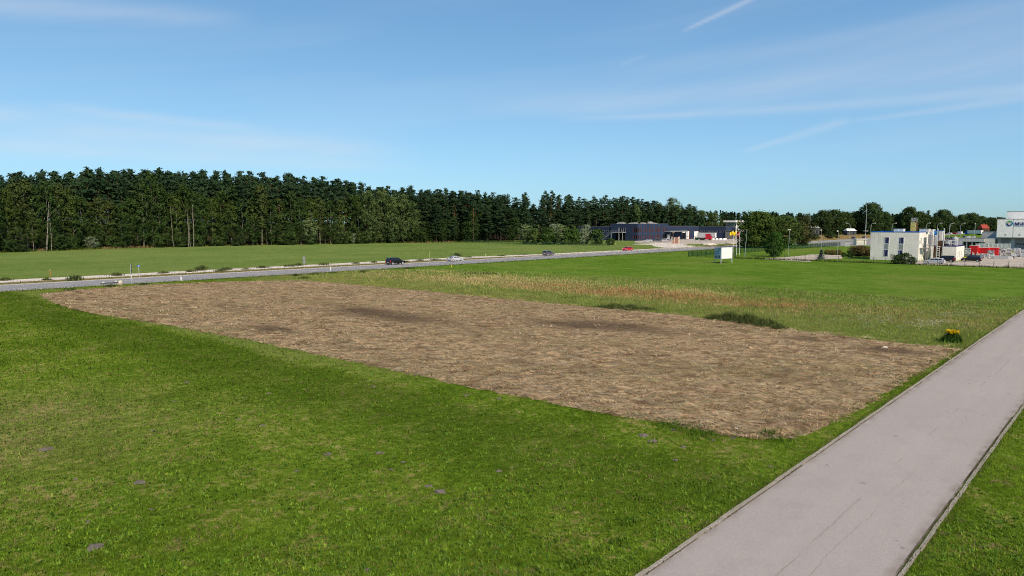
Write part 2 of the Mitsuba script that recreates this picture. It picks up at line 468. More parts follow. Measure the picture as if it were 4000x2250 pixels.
R0, R1 = -143.6, -130.6
scene['main_road'] = mikit.ply(strip(R0, R1, -300, 1200, 0.020), 'mat_highway')
lab('main_road', 'grey asphalt main road with dashed lane markings crossing behind the fields', 'road', kind='structure')
diffuse('mat_marking', (0.66, 0.66, 0.66))
put('edge_line', strip(R0 + 0.35, R0 + 0.60, -300, 1000, 0.026), 'mat_marking', 'main_road')
put('edge_line', strip(R1 - 0.60, R1 - 0.35, -300, 1000, 0.026), 'mat_marking', 'main_road')
for tt, ln, gap, nn in ((-137.6, 4.0, 8.0, 26), (-134.0, 2.0, 4.0, 36)):
    s = 12.0
    for k in range(nn):
        put('lane_dash', strip(tt - 0.09, tt + 0.09, s, s + ln, 0.026), 'mat_marking', 'main_road')
        s += ln + gap
put('shoulder', strip(R0 - 0.9, R0 - 0.004, -300, 900, 0.015), 'mat_path', 'main_road')

# pale path beyond the road, its edges bitten by weeds
ss = np.arange(-60, 292, 1.0)
nz = meshkit.fbm(np.stack([ss * 0.35, ss * 0, ss * 0], -1), 3, 4) - 0.5
ww = np.clip((292 - ss) / 60, 0.25, 1)
pn = lambda s: np.interp(s, [30, 150, 185, 215, 290], [-149.6, -150.4, -146.2, -145.2, -146.5])       # near and far edge
pf = lambda s: np.interp(s, [30, 150, 185, 215, 290], [-156.2, -157.2, -152.4, -151.8, -149.0])
l0 = np.array([W(pf(s) + 0.5 * n, s) for s, n in zip(ss, nz)])
l1 = np.array([W(pn(s) + 0.9 * n, s) for s, n in zip(ss, nz[::-1])])
v = np.vstack([np.c_[l0, np.full(len(ss), 0.012)], np.c_[l1, np.full(len(ss), 0.012)]])
i = np.arange(len(ss) - 1); n = len(ss)
scene['path'] = mikit.ply((v, np.vstack([np.stack([i, i + n, i + n + 1], 1), np.stack([i, i + n + 1, i + 1], 1)])), 'mat_path')
lab('path', 'whitish gravel path beside the main road, overgrown at its edges', 'path', kind='structure')


def sheet(name, poly, mat, label, cat, z=0.012):
    m = MB(); m.plate(poly, z - 0.05, z)
    scene[name] = mikit.ply(m.get(), mat)
    lab(name, label, cat, kind='structure')


def pix(*pts):
    return [tuple(P(x, y)[:2]) for x, y in pts]


sheet('gravel_track', pix((2465, 953.5), (2560, 950), (2620, 948), (2660, 951), (2690, 953), (2665, 957), (2720, 961), (2690, 966), (2600, 968), (2560, 964), (2545, 957)), 'mat_path', 'whitish gravel track joining the main road below the dark building', 'track', 0.010)
sheet('concrete_yard', pix((2600, 951), (2720, 953), (2900, 952), (2915, 944), (2905, 926), (2870, 924), (2610, 931), (2480, 941), (2480, 947)), 'mat_gravel', 'pale concrete yard in front of the dark blue building', 'yard', 0.006)
sheet('parking_lot', pix((2970, 1012), (3130, 999), (3170, 993.5), (3290, 997), (3290, 1010), (3160, 1014), (3170, 1022.5), (3130, 1021)), 'mat_gravel', 'pale gravel parking lot behind the wire fence', 'parking lot', 0.008)
fy = [W(-49.5, 203.0), W(-30, 202.6), W(12, 202.0), W(22, 332), W(-37.0, 332), W(-37.5, 236), W(-40, 222), W(-47.5, 219)]
sheet('yard', [tuple(p) for p in fy], 'mat_gravel', 'pale paved yard with stacked goods behind the wire fence', 'yard', 0.007)
sheet('yard_road', pix((3120, 963), (3320, 949), (3420, 944), (3420, 949), (3420, 957), (3260, 962)), 'mat_highway', 'grey yard road behind the green fence', 'road', 0.009)
sheet('car_park', [tuple(W(t, s)) for t, s in ((-128, 355), (-68, 355), (-68, 520), (-128, 520))], 'mat_highway', 'asphalt car park far behind the office', 'car park', 0.009)
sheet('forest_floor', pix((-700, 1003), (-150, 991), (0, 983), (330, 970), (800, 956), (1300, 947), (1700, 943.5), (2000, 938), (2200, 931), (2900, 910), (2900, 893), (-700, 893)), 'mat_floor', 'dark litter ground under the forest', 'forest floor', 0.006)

# ------------------------------------------------------------------ the field of cut hay
HAY = Polygon([tuple(P(x, y)[:2]) for x, y in ((150, 1150), (205, 1180), (290, 1213), (460, 1240), (640, 1268), (1000, 1335), (1500, 1440), (2000, 1545), (2350, 1615), (2600, 1655), (2800, 1697), (2960, 1716), (3090, 1712),
                                               (3232, 1662), (3388, 1580), (3522, 1502), (3648, 1424), (3716, 1385), (3752, 1362), (3660, 1353), (3400, 1327), (3000, 1276), (2640, 1229), (2300, 1199), (1950, 1166), (1700, 1141), (1350, 1109),
                                               (1180, 1096), (1000, 1098), (780, 1104), (600, 1112), (300, 1132))])
RES = 0.25
tt, sg = np.arange(-131, -10, RES), np.arange(28, 75, RES)
v, f = grid_sheet(tt, sg, 0.0)
xy = v[:, :2] @ np.array([[SA, -CA], [CA, SA]])
pts = shapely.points(xy)
ed = shapely.distance(pts, HAY.exterior) * np.where(shapely.contains_xy(HAY, xy), 1, -1)
wob = meshkit.fbm(np.c_[xy * 1.6, np.zeros(len(xy))], 3, 2) - 0.5
ed = ed + wob * 0.9
q = np.c_[xy[:, 0] * 0.75, xy[:, 1] * 1.1, np.zeros(len(xy))]
lump = meshkit.fbm(q, 3, 7); lump2 = meshkit.noise(q * [2.4, 3.0, 1], 8)
lump3 = meshkit.fbm(np.c_[xy[:, 0] * 1.7, xy[:, 1] * 2.4, np.zeros(len(xy))], 2, 17)
z = 0.02 + 0.12 * np.clip(lump - 0.38, 0, 1) + 0.20 * np.clip(lump3 - 0.42, 0, 1) ** 1.2 + 0.06 * lump2
z = np.where(ed > 0, z * np.clip(ed / 0.8, 0, 1) + 0.012, -0.10 * np.clip(-ed / 0.3, 0, 1))
keep = (ed[f] > -0.25).all(1)
scene['hay_field'] = mikit.ply((np.c_[xy, z], f[keep]), 'mat_hay', True)
lab('hay_field', 'brown field of freshly cut dry grass lying flat', 'field', kind='structure')


# ------------------------------------------------------------------ blades of grass, straw and weeds
def blades(xy, h, w, az, lean, col, z0=0.0, up=0.55, two=True):
    """Bent blades: xy (n, 2) roots, h lengths, w widths, az bending direction, lean 0..1; col (n, 3)."""
    n = len(xy)
    d = np.c_[np.cos(az), np.sin(az)]
    side = np.c_[-d[:, 1], d[:, 0], np.zeros(n)] * (w / 2)[:, None]
    root = np.c_[xy, np.broadcast_to(z0, (n,))]
    k = np.sqrt(np.clip(1 - lean ** 2, 0.02, 1))
    tip = root + np.c_[d * (h * lean)[:, None], h * k]
    nrm = np.cross(side, tip - root)
    nrm /= np.linalg.norm(nrm, axis=1, keepdims=True) + 1e-12
    nrm *= np.where(nrm[:, 2:] < 0, -1, 1)
    nrm = nrm * (1 - up) + np.array([0, 0, 1.0]) * up
    nrm /= np.linalg.norm(nrm, axis=1, keepdims=True)
    if two:
        mid = root + np.c_[d * (h * lean * 0.38)[:, None], h * k * 0.62]
        v = np.stack([root - side, root + side, mid - side * 0.8, mid + side * 0.8, tip], 1)
        fc = np.array([[0, 1, 3], [0, 3, 2], [2, 3, 4]])
    else:
        v = np.stack([root - side, root + side, tip], 1)
        fc = np.array([[0, 1, 2]])
    m = v.shape[1]
    f = (fc[None] + (np.arange(n) * m)[:, None, None]).reshape(-1, 3)
    return v.reshape(-1, 3), f, np.repeat(col, m, 0), np.repeat(nrm, m, 0)


def join(parts):
    v, f, c, nr, k = [], [], [], [], 0
    for a in parts:
        v.append(a[0]); f.append(a[1] + k); c.append(a[2]); nr.append(a[3]); k += len(a[0])
    return np.vstack(v), np.vstack(f), np.vstack(c), np.vstack(nr)


def stuff(key, parts, label, cat, bsdf='mat_leaf'):
    v, f, c, nr = join(parts)
    scene[key] = colored(v, f, np.clip(c, 0, 1), bsdf, nr)
    lab(key, label, cat, kind='stuff')


def tone(rng, n, *cols, jitter=0.18):
    c = np.array(cols)[rng.integers(0, len(cols), n)]
    return c * (1 + jitter * rng.standard_normal((n, 1))) * (1 + 0.06 * rng.standard_normal((n, 3)))


def fb(xy, k, seed, o=3):
    return meshkit.fbm(np.c_[np.asarray(xy) * k, np.zeros(len(xy))], o, seed)


rng = np.random.default_rng(11)
GL = np.array([[0.086, 0.158, 0.009], [0.122, 0.204, 0.016], [0.060, 0.122, 0.011], [0.154, 0.220, 0.026]])
DRY = np.array([[0.23, 0.185, 0.085], [0.20, 0.17, 0.07]])


def wedge(n, near, far, rng, side=0.88):
    Y = 1 / rng.uniform(1 / far, 1 / near, n)
    return np.c_[rng.uniform(-side, side, n) * Y, Y]


# the lawn
xy = wedge(250000, 18.5, 112, rng)
t_, s_ = TS(xy.T)
inhay = shapely.contains_xy(HAY, xy)
e = shapely.distance(shapely.points(xy), HAY.exterior)
keep = ((s_ < 36) | ((t_ < -100) & (s_ < 78)) | ((t_ > -14) & (s_ < 80))) & (~inhay | (e < 0.5)) & ((t_ < edge0(s_) - 0.10) | (t_ > T1 + 0.16)) & (t_ > -131)
xy, t_, s_, e = xy[keep], t_[keep], s_[keep], e[keep]
n = len(xy)
big, mid_, sml = fb(xy, 0.09, 21), fb(xy, 0.45, 22), fb(xy, 1.9, 23)
pale = np.exp(-((s_ - 7) / 9) ** 2 - ((t_ + 43) / 9) ** 2)
dry = (0.35 * mid_ + 0.65 * sml + 0.10 * pale) > 0.635 + 0.06 * rng.standard_normal(n)
col = np.where(dry[:, None], tone(rng, n, *DRY), tone(rng, n, *GL))
col = col * (0.84 + 0.34 * meshkit.fbm(np.c_[t_ * 0.7, s_ * 0.03, 0 * t_], 3, 12))[:, None]
col = col * ((0.70 + 0.60 * mid_) * (0.55 + 0.9 * fb(xy, 4.2, 24, 2)))[:, None]
col = col + pale[:, None] * np.array([0.050, 0.045, 0.022]) * (0.5 + mid_)[:, None]
edge = np.clip(1 - e / 1.9, 0, 1) * np.clip((-t_ - 22) / 25, 0.15, 1) * (t_ < -18)
col = col * (1 - 0.5 * edge[:, None]) + edge[:, None] * np.array([0.125, 0.155, 0.045]) * 0.6
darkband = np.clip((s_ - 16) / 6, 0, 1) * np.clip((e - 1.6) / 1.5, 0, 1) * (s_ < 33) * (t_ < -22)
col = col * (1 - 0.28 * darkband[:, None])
d_ = np.hypot(xy[:, 0], xy[:, 1])
hh = (0.05 + 0.09 * rng.random(n)) * (0.45 + 1.1 * sml) * np.clip(d_ / 32, 1, 2.2)
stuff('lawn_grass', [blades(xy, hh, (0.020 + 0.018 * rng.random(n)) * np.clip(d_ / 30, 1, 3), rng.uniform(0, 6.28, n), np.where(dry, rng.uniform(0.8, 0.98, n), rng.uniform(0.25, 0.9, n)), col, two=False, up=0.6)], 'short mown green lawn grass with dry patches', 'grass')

# broad-leaved weeds in the lawn
xy = wedge(15000, 19, 66, rng)
t_, s_ = TS(xy.T)
keep = (s_ < 30.5) & ~shapely.contains_xy(HAY, xy) & ((t_ < edge0(s_) - 0.4) | (t_ > T1 + 0.4)) & (fb(xy, 0.30, 31) + 0.22 * rng.random(len(xy)) > 0.55)
xy = xy[keep]; n = len(xy)
k = 6
root = np.repeat(xy, k, 0) + 0.03 * rng.standard_normal((n * k, 2))
col = np.repeat(tone(rng, n, (0.175, 0.280, 0.034), (0.125, 0.220, 0.030), (0.085, 0.165, 0.026), jitter=0.2), k, 0)
stuff('lawn_weeds', [blades(root, rng.uniform(0.07, 0.17, n * k), rng.uniform(0.025, 0.045, n * k), rng.uniform(0, 6.28, n * k), rng.uniform(0.5, 0.93, n * k), col, up=0.45)], 'bright green broad-leaved weeds dotting the lawn', 'weeds')

# long tufts: lawn edges, kerb edges, the green rim of the hay field
tp = []
for (x, y), m, r, h in [((2660, 1672), 260, 0.9, 0.32), ((2750, 1700), 320, 1.0, 0.30), ((2600, 1660), 160, 0.7, 0.26), ((3010, 1700), 200, 0.5, 0.34), ((3060, 1725), 120, 0.6, 0.22), ((2450, 2040), 90, 0.35, 0.24), ((2420, 2120), 80, 0.3, 0.22), ((2300, 2190), 90, 0.35, 0.22),
                        ((2240, 2210), 70, 0.3, 0.22), ((2500, 1950), 70, 0.4, 0.2), ((2700, 1900), 60, 0.4, 0.18), ((760, 1770), 120, 0.9, 0.15), ((950, 1860), 120, 0.9, 0.14), ((1180, 2180), 80, 0.5, 0.15), ((330, 2090), 120, 0.9, 0.14), ((1800, 1960), 90, 0.6, 0.16)]:
    c = P(x, y)[:2]
    a = c + r * rng.standard_normal((m, 2)) * 0.6
    tp.append(blades(a, h * rng.uniform(0.6, 1.2, m), np.full(m, 0.024), rng.uniform(0, 6.28, m), rng.uniform(0.2, 0.8, m), tone(rng, m, (0.06, 0.13, 0.012), (0.085, 0.155, 0.018), (0.045, 0.10, 0.012)), up=0.4))
for side in (0, 1):
    m = 5200
    s = 4 + 116 * rng.random(m) ** 1.5
    t = (edge0(s) - 0.12 - 0.28 * rng.random(m) ** 1.6) if side == 0 else (T1 + 0.05 + 0.36 * rng.random(m) ** 1.3)
    a = W(t, s).T
    tp.append(blades(a, rng.uniform(0.05, 0.16, m), np.full(m, 0.022), rng.uniform(0, 6.28, m), rng.uniform(0.3, 0.9, m), tone(rng, m, (0.07, 0.11, 0.02), (0.13, 0.12, 0.05), (0.05, 0.09, 0.014)), up=0.45))
    m = 900                                     # weeds in the gap between kerb and asphalt
    s = 4 + 70 * rng.random(m) ** 1.4
    ok = meshkit.fbm(np.c_[s * 0.8, s * 0, s * 0], 3, 61 + side) > 0.47
    s = s[ok]; m = len(s)
    t = (edge0(s) + 0.01 + 0.08 * rng.random(m)) if side == 0 else (T1 - 0.02 + 0.06 * rng.random(m))
    tp.append(blades(W(t, s).T, rng.uniform(0.03, 0.09, m), np.full(m, 0.03), rng.uniform(0, 6.28, m), rng.uniform(0.5, 0.95, m), tone(rng, m, (0.05, 0.06, 0.02), (0.075, 0.06, 0.035)), up=0.5, z0=0.02))
stuff('grass_tufts', tp, 'longer green grass tufts along the kerbs and the edge of the cut field', 'grass')

# loose straw lying in wisps
pts = wedge(30000, 33, 128, rng)
pts = pts[shapely.contains_xy(HAY.buffer(0.25), pts)]
n = len(pts)
base = rng.normal(0.0, 0.75, n) + np.where(rng.random(n) < 0.5, 0, math.pi) - 0.12
k = 6
d_ = np.repeat(np.hypot(*pts.T), k)
az = np.repeat(base, k) + rng.normal(0, 0.28, n * k)
a = np.repeat(pts, k, 0) + np.c_[rng.normal(0, 0.17, n * k), rng.normal(0, 0.10, n * k)] * np.clip(d_ / 50, 1, 2)[:, None]
cl = fb(pts, 0.6, 41)
col = tone(rng, n, (0.50, 0.385, 0.245), (0.40, 0.295, 0.18), (0.28, 0.19, 0.11), (0.40, 0.35, 0.23), (0.22, 0.20, 0.10), (0.12, 0.075, 0.042), jitter=0.22) * (0.72 + 0.56 * cl)[:, None]
tA, sA = TS(pts.T)
soil = sum(k_ * np.exp(-((tA - t0) / ta) ** 2 - ((sA - s0) / sb_) ** 2) for t0, s0, ta, sb_, k_ in SPOTS)
live = rng.random(n) > np.clip(soil * 1.3, 0, 1) * 0.92
live = np.repeat(live, k)
col = np.repeat(col, k, 0) * (1 + 0.12 * rng.standard_normal((n * k, 1)))
lift = 0.05 + 0.15 * np.repeat(rng.random(n) ** 2, k)
h = rng.uniform(0.16, 0.46, n * k) * np.clip(d_ / 55, 0.8, 1.5)
A = blades(a[live], h[live], (rng.uniform(0.016, 0.032, n * k) * np.clip(d_ / 42, 1, 2.4))[live], az[live], np.clip(rng.normal(0.955, 0.035, n * k), 0.8, 0.998)[live], np.clip(col[live], 0.01, 1), z0=lift[live], up=0.45)
g = wedge(1500, 33, 120, rng); g = g[shapely.contains_xy(HAY, g)]
eg = shapely.distance(shapely.points(g), HAY.exterior)
g = g[(fb(g, 0.5, 95) > 0.60) | (eg < 0.8)]
gk = np.repeat(g, 14, 0) + rng.normal(0, 0.14, (len(g) * 14, 2)); m = len(gk)
G_ = blades(gk, rng.uniform(0.06, 0.22, m), np.full(m, 0.03), rng.uniform(0, 6.28, m), rng.uniform(0.3, 0.9, m), tone(rng, m, (0.10, 0.14, 0.03), (0.14, 0.16, 0.05), (0.07, 0.10, 0.025)), z0=0.05, up=0.45)
g = wedge(2600, 33, 125, rng); g = g[shapely.contains_xy(HAY, g) & (fb(g, 0.22, 97) > 0.40 + 0.15 * rng.random(len(g)))]
gk = np.repeat(g, 16, 0) + rng.normal(0, 0.15, (len(g) * 16, 2)) * [1.6, 0.8]; m = len(gk)
D_ = blades(gk, rng.uniform(0.08, 0.30, m), np.full(m, 0.035), rng.uniform(0, 6.28, m), rng.uniform(0.45, 0.97, m), np.repeat(tone(rng, len(g), (0.11, 0.070, 0.042), (0.15, 0.12, 0.065), (0.085, 0.060, 0.040), (0.20, 0.11, 0.05), (0.16, 0.15, 0.09)), 16, 0), z0=0.04, up=0.35)
stuff('cut_hay', [A, G_, D_], 'loose dry straw lying in wisps on the cut field', 'hay', 'mat_vertex')

# the rough strip of tall grass behind the cut field
rng = np.random.default_rng(23)
RP = Polygon([tuple(P(x, y)[:2]) for x, y in ((1090, 1094), (1180, 1097), (1350, 1109), (1700, 1141), (1950, 1166), (2300, 1199), (2640, 1229), (3000, 1276), (3400, 1327), (3660, 1353), (3770, 1350), (3880, 1285), (3990, 1212), (4090, 1150),
                                              (3800, 1172), (3500, 1160), (3200, 1140), (2900, 1118), (2600, 1092), (2300, 1078), (2050, 1062), (1700, 1052), (1400, 1056), (1200, 1075))])
x0, y0, x1, y1 = RP.bounds
pts = np.c_[rng.uniform(x0, x1, 330000), 1 / rng.uniform(1 / y1, 1 / y0, 330000)]
pts = pts[shapely.contains_xy(RP, pts)]
t_, s_ = TS(pts.T)
n = len(pts)
e = shapely.distance(shapely.points(pts), HAY.exterior)
lo, mi_, hi = fb(pts, 0.055, 51), fb(pts, 0.28, 52), fb(pts, 1.1, 53)
def band(t0, t1, s0, s1):
    return np.clip((t_ - t0) / 8, 0, 1) * np.clip((t1 - t_) / 8, 0, 1) * np.clip((s_ - s0) / 5, 0, 1) * np.clip((s1 - s_) / 5, 0, 1)
rust = band(-82, -26, 82, 98) * np.clip(-0.35 + 2.0 * mi_, 0, 1) * 0.9 + band(-30, -8, 84, 104) * 0.25 * mi_
tan = band(-128, -48, 80, 108) * np.clip(-0.05 + 0.7 * lo + 0.5 * mi_, 0, 1) + band(-110, -34, 83, 105) * np.clip(1.8 * mi_ - 0.55, 0, 0.6) + band(-60, -8, 78, 108) * np.clip(mi_ * 2.4 - 1.25, 0, 0.6)
green = np.clip(1 - (e - 1) / 6, 0, 1)
u = rng.random(n)
cg = tone(rng, n, (0.115, 0.170, 0.024), (0.150, 0.195, 0.038), (0.085, 0.135, 0.028), (0.185, 0.195, 0.062), (0.150, 0.160, 0.085))
cr = tone(rng, n, (0.265, 0.145, 0.062), (0.20, 0.10, 0.045), (0.31, 0.205, 0.095), (0.14, 0.065, 0.034))
ct = tone(rng, n, (0.38, 0.29, 0.155), (0.33, 0.265, 0.13), (0.26, 0.215, 0.095))
rust, tan = rust * (1 - 0.9 * green), tan * (1 - 0.85 * green)
col = np.where((u < rust * 0.85)[:, None], cr, np.where((u > 1 - tan * 0.75)[:, None], ct, cg)) * ((0.95 + 0.70 * hi) * (0.70 + 0.6 * fb(pts, 0.6, 54)))[:, None]
d_ = np.hypot(*pts.T)
hh = (0.16 + 0.42 * rng.random(n) * (0.15 + 1.6 * mi_ ** 1.3)) * (1 - 0.35 * green) * np.where(u < rust * 0.85, 1.2, 1.0) * np.clip(1 - (t_ + 60) / 140, 0.7, 1)
stuff('meadow_grass', [blades(pts, hh, (0.016 + 0.012 * rng.random(n)) * np.clip(d_ / 50, 1, 2.6), rng.normal(2.6, 1.1, n), np.clip(rng.normal(0.42, 0.2, n), 0.05, 0.9), col, two=False, up=0.35)], 'uncut meadow grass in green, straw and rust tones behind the cut field', 'meadow grass')
# white yarrow-like flower heads
fl = []
for x0_, y0_, dx, dy, m in ((3450, 1258, 190, 9, 330), (3600, 1278, 130, 8, 420), (3640, 1245, 170, 9, 300), (3400, 1190, 90, 6, 130), (3250, 1215, 120, 6, 110), (3480, 1290, 110, 9, 90), (3750, 1235, 90, 12, 130), (3880, 1180, 70, 9, 90), (2150, 1120, 140, 6, 70), (1850, 1080, 90, 3, 110), (3330, 1150, 80, 4, 90), (1820, 1110, 80, 6, 60)):
    q = np.array([P(x0_ + rng.normal(0, dx * 0.8), y0_ + rng.normal(0, dy * 1.1))[:2] for _ in range(int(m * 0.75))])
    q = q[fb(q, 0.8, 88) > 0.48]
    q = q[shapely.contains_xy(RP, q)]
    for b in range(3):
        a = q + rng.normal(0, 0.07, q.shape)
        fl.append(blades(a, np.full(len(q), 0.065), np.full(len(q), 0.055) * np.clip(np.hypot(*q.T) / 75, 1, 1.6), rng.uniform(0, 6.28, len(q)), np.full(len(q), 0.97), tone(rng, len(q), (0.52, 0.52, 0.44), (0.42, 0.44, 0.36), jitter=0.1), z0=0.42 + 0.12 * rng.random(len(q)), up=0.6))
stuff('white_flowers', fl, 'white wild flower heads scattered in the uncut meadow', 'wild flowers', 'mat_vertex')

# verge weeds along the road and the pale path
vp = []
def clump(c, m, r, h, cols, w=0.05, lean=0.4):
    a = c + r * rng.standard_normal((m, 2)) * 0.55
    rr = np.hypot(*(a - c).T) / r
    return blades(a, h * rng.uniform(0.55, 1.1, m) * np.clip(1.15 - 0.5 * rr, 0.3, 1), np.full(m, w), rng.uniform(0, 6.28, m), np.clip(rng.normal(lean, 0.2, m), 0, 0.9), tone(rng, m, *cols), up=0.35)
GW = ((0.075, 0.10, 0.030), (0.11, 0.125, 0.055), (0.055, 0.075, 0.022))
for x, y, r, h in ((20, 1096, 1.1, 0.9), (290, 1096, 1.5, 1.3), (300, 1090, 1.0, 1.0), (455, 1077, 1.2, 0.9), (180, 1094, 0.8, 0.6), (640, 1068, 1.0, 0.7), (745, 1062, 1.1, 0.7), (790, 1050, 1.5, 1.1), (780, 1057, 1.2, 0.8), (860, 1060, 1.2, 0.7), (885, 1054, 1.2, 0.9), (960, 1053, 1.0, 0.5), (1025, 1047, 1.3, 0.8),
                     (1130, 1041, 1.5, 0.8), (1165, 1038, 1.4, 0.9), (1265, 1035, 1.5, 0.9), (1390, 1030, 1.1, 0.6), (1460, 1026, 1.0, 0.6), (1585, 1022, 1.0, 0.5), (1640, 1018, 1.3, 0.6), (1700, 1016, 1.8, 0.6), (1785, 1000, 1.4, 1.4), (1830, 1006, 1.2, 0.5), (2050, 995, 1.4, 0.5), (1960, 1000, 1.4, 0.5)):
    vp.append(clump(P(x, y)[:2], 130, r, h, GW, 0.09))
m = 3600
s = rng.uniform(5, 330, m)
side = rng.random(m)
t = np.where(side < 0.4, pn(s) + 0.3 + rng.normal(0, 0.45, m), np.where(side < 0.6, pf(s) + rng.normal(-0.3, 0.5, m), rng.uniform(0.05, 1, m) * (pn(s) + 144.2) - 144.2))
vp.append(blades(W(t, s).T, rng.uniform(0.12, 0.42, m), np.full(m, 0.08), rng.uniform(0, 6.28, m), rng.uniform(0.1, 0.7, m), tone(rng, m, *GW, (0.16, 0.13, 0.05)), up=0.4, two=False))
m = 9000
s = rng.uniform(5, 330, m)
vp.append(blades(W(-130.2 + 2.6 * rng.random(m) ** 1.5, s).T, rng.uniform(0.15, 0.5, m), np.full(m, 0.07), rng.uniform(0, 6.28, m), rng.uniform(0.1, 0.8, m), tone(rng, m, (0.07, 0.12, 0.02), (0.09, 0.14, 0.025), (0.13, 0.13, 0.05)), up=0.4, two=False))
for x, y, r, h in ((1230, 1073, 1.5, 0.7), (1160, 1078, 1.3, 0.6), (1190, 1088, 1.2, 0.6), (1420, 1064, 1.0, 0.7), (1300, 1068, 1.0, 0.5), (1590, 1050, 1.5, 0.5), (1840, 1072, 2.0, 0.7), (1900, 1071, 2.0, 0.7), (430, 1120, 0.9, 0.5), (560, 1113, 0.9, 0.5), (270, 1134, 1.1, 0.4)):
    vp.append(clump(P(x, y)[:2], 160, r, h, ((0.055, 0.095, 0.02), (0.07, 0.09, 0.035), (0.045, 0.07, 0.02)), 0.06))
m = 6000                                          # pale dry grasses at the foot of the forest
x = rng.uniform(-60, 2050, m); yb = np.interp(x, [-60, 0, 330, 800, 1300, 1700, 2050], [990, 986, 974, 960, 951, 947, 944])
q = np.array([P(a, b + rng.normal(0, 1.0))[:2] for a, b in zip(x, yb)])
pat = meshkit.fbm(np.c_[x * 0.006, x * 0, x * 0], 3, 77)
col = np.where((pat > 0.5)[:, None], tone(rng, m, (0.24, 0.18, 0.085), (0.19, 0.15, 0.06)), tone(rng, m, (0.10, 0.12, 0.025), (0.07, 0.10, 0.02)))
vp.append(blades(q, rng.uniform(0.5, 1.3, m), np.full(m, 0.28), rng.uniform(0, 6.28, m), rng.uniform(0, 0.5, m), col, up=0.4, two=False))
m = 4200                                          # dark herbs along the foot of the wire fence
t = rng.uniform(-92, 12, m)
vp.append(blades(W(t, 200.2 + rng.normal(0, 0.45, m)).T, rng.uniform(0.15, 0.75, m) * (0.5 + meshkit.fbm(np.c_[t * 0.4, t * 0, t * 0], 3, 5)), np.full(m, 0.10), rng.uniform(0, 6.28, m), rng.uniform(0, 0.6, m), tone(rng, m, (0.035, 0.05, 0.014), (0.05, 0.07, 0.02), (0.09, 0.08, 0.04)), up=0.35, two=False))
stuff('verge_weeds', vp, 'weeds and dry grasses along the road verge, forest foot and fence', 'weeds')

# two clumps of dark sedge and a clump of yellow flowers at the edge of the cut field
def sedge(spots, label):
    key = thing('sedge_clump', label, 'sedge')
    ps = []
    for x, y, r, h, m in spots:
        ps.append(clump(P(x, y)[:2], m, r, h, ((0.080, 0.115, 0.034), (0.110, 0.150, 0.044), (0.145, 0.155, 0.062), (0.050, 0.075, 0.024)), 0.035, 0.3))
    v, f, c, nr = join(ps)
    scene[key] = colored(v, f, np.clip(c, 0, 1), 'mat_leaf', nr)
sedge([(2790, 1247, 1.0, 0.75, 700), (2850, 1252, 1.2, 1.15, 1300), (2920, 1262, 1.3, 1.2, 1500), (2990, 1275, 1.2, 1.0, 1100), (3040, 1286, 0.8, 0.7, 400)], 'large dark green sedge clump at the cut field edge, left of the yellow flowers')
sedge([(2350, 1203, 0.9, 0.5, 500), (2400, 1204, 1.2, 0.75, 900), (2460, 1207, 1.3, 0.7, 900), (2520, 1210, 1.2, 0.5, 500)], 'lower dark green sedge clump at the cut field edge, farther from the yellow flowers')
key = thing('flower_clump', 'clump of bright yellow flowers by the pale service road', 'flowers')
c = P(3718, 1336)[:2]
v, f, cc, nr = join([clump(c, 1300, 0.62, 1.05, ((0.040, 0.085, 0.016), (0.065, 0.13, 0.026)), 0.04, 0.22)])
scene[key + '__stems'] = colored(v, f, cc, 'mat_leaf', nr)
m = 700
a = c + 0.48 * np.sqrt(rng.random((m, 1))) * np.stack([np.cos(q := rng.uniform(0, 6.28, m)), np.sin(q)], 1) * [1.15, 0.9]
v, f, cc, nr = join([blades(a, np.full(m, 0.10), np.full(m, 0.07), rng.uniform(0, 6.28, m), rng.uniform(0.6, 0.97, m), tone(rng, m, (0.62, 0.43, 0.015), (0.52, 0.36, 0.010)), z0=0.78 + 0.26 * rng.random(m), up=0.3)])
scene[key + '__blossoms'] = colored(v, f, cc, 'mat_vertex', nr)

for x, y, r, l in ((3457, 1361, 0.15, 'crumpled white litter at the right end of the cut field'), (2877, 1681, 0.06, 'small white scrap at the near corner of the cut field')):
    key = thing('litter', l, 'litter')
    m = trimesh.creation.icosphere(2, 1.0); v = np.array(m.vertices)
    v *= (0.4 + 1.2 * meshkit.fbm(v * 2.4 + x, 3, 6))[:, None]
    scene[key] = mikit.ply((v * [r * 1.3, r * 0.8, r * 0.55] + P(x, y) + [0, 0, 0.10], m.faces), 'mat_offwhite')
# molehills
def molehill(x, y, r, label, group=None):
    key = thing('molehill', label, 'molehill', group)
    c = P(x, y)
    q = rng.uniform(0, 50, 3)
    m = trimesh.creation.icosphere(3, 1.0)
    v = np.array(m.vertices)
    v *= (0.25 + 1.45 * meshkit.fbm(v * 2.0 + q, 4, 3))[:, None]
    v[:, 2] = np.clip(v[:, 2], -0.2, 1) * 0.5
    scene[key] = mikit.ply((v * r * [1.15, 1.0, 1.0] + c + [0, 0, -0.015], m.faces), 'mat_soil', 40)
for x, y, r, l in ((178, 1757, 0.26, 'grey molehill alone in the lawn at the left margin'), (370, 2140, 0.25, 'large grey molehill at the bottom left of the lawn'), (543, 1887, 0.22, 'grey molehill in the lawn above the bottom left one'), (1278, 1775, 0.20, 'larger grey molehill left of the middle of the lawn'),
                   (1480, 1770, 0.17, 'small grey molehill right beside the larger middle one'), (1718, 1922, 0.24, 'grey molehill in the middle foreground lawn'), (1675, 1900, 0.17, 'small grey molehill just behind the middle foreground one'), (2513, 1702, 0.24, 'lumpy grey molehill near the cut field edge by the green tufts'),
                   (2548, 1726, 0.25, 'grey molehill below the lumpy one near the cut field edge')):
    molehill(x, y, r * 0.9, l)
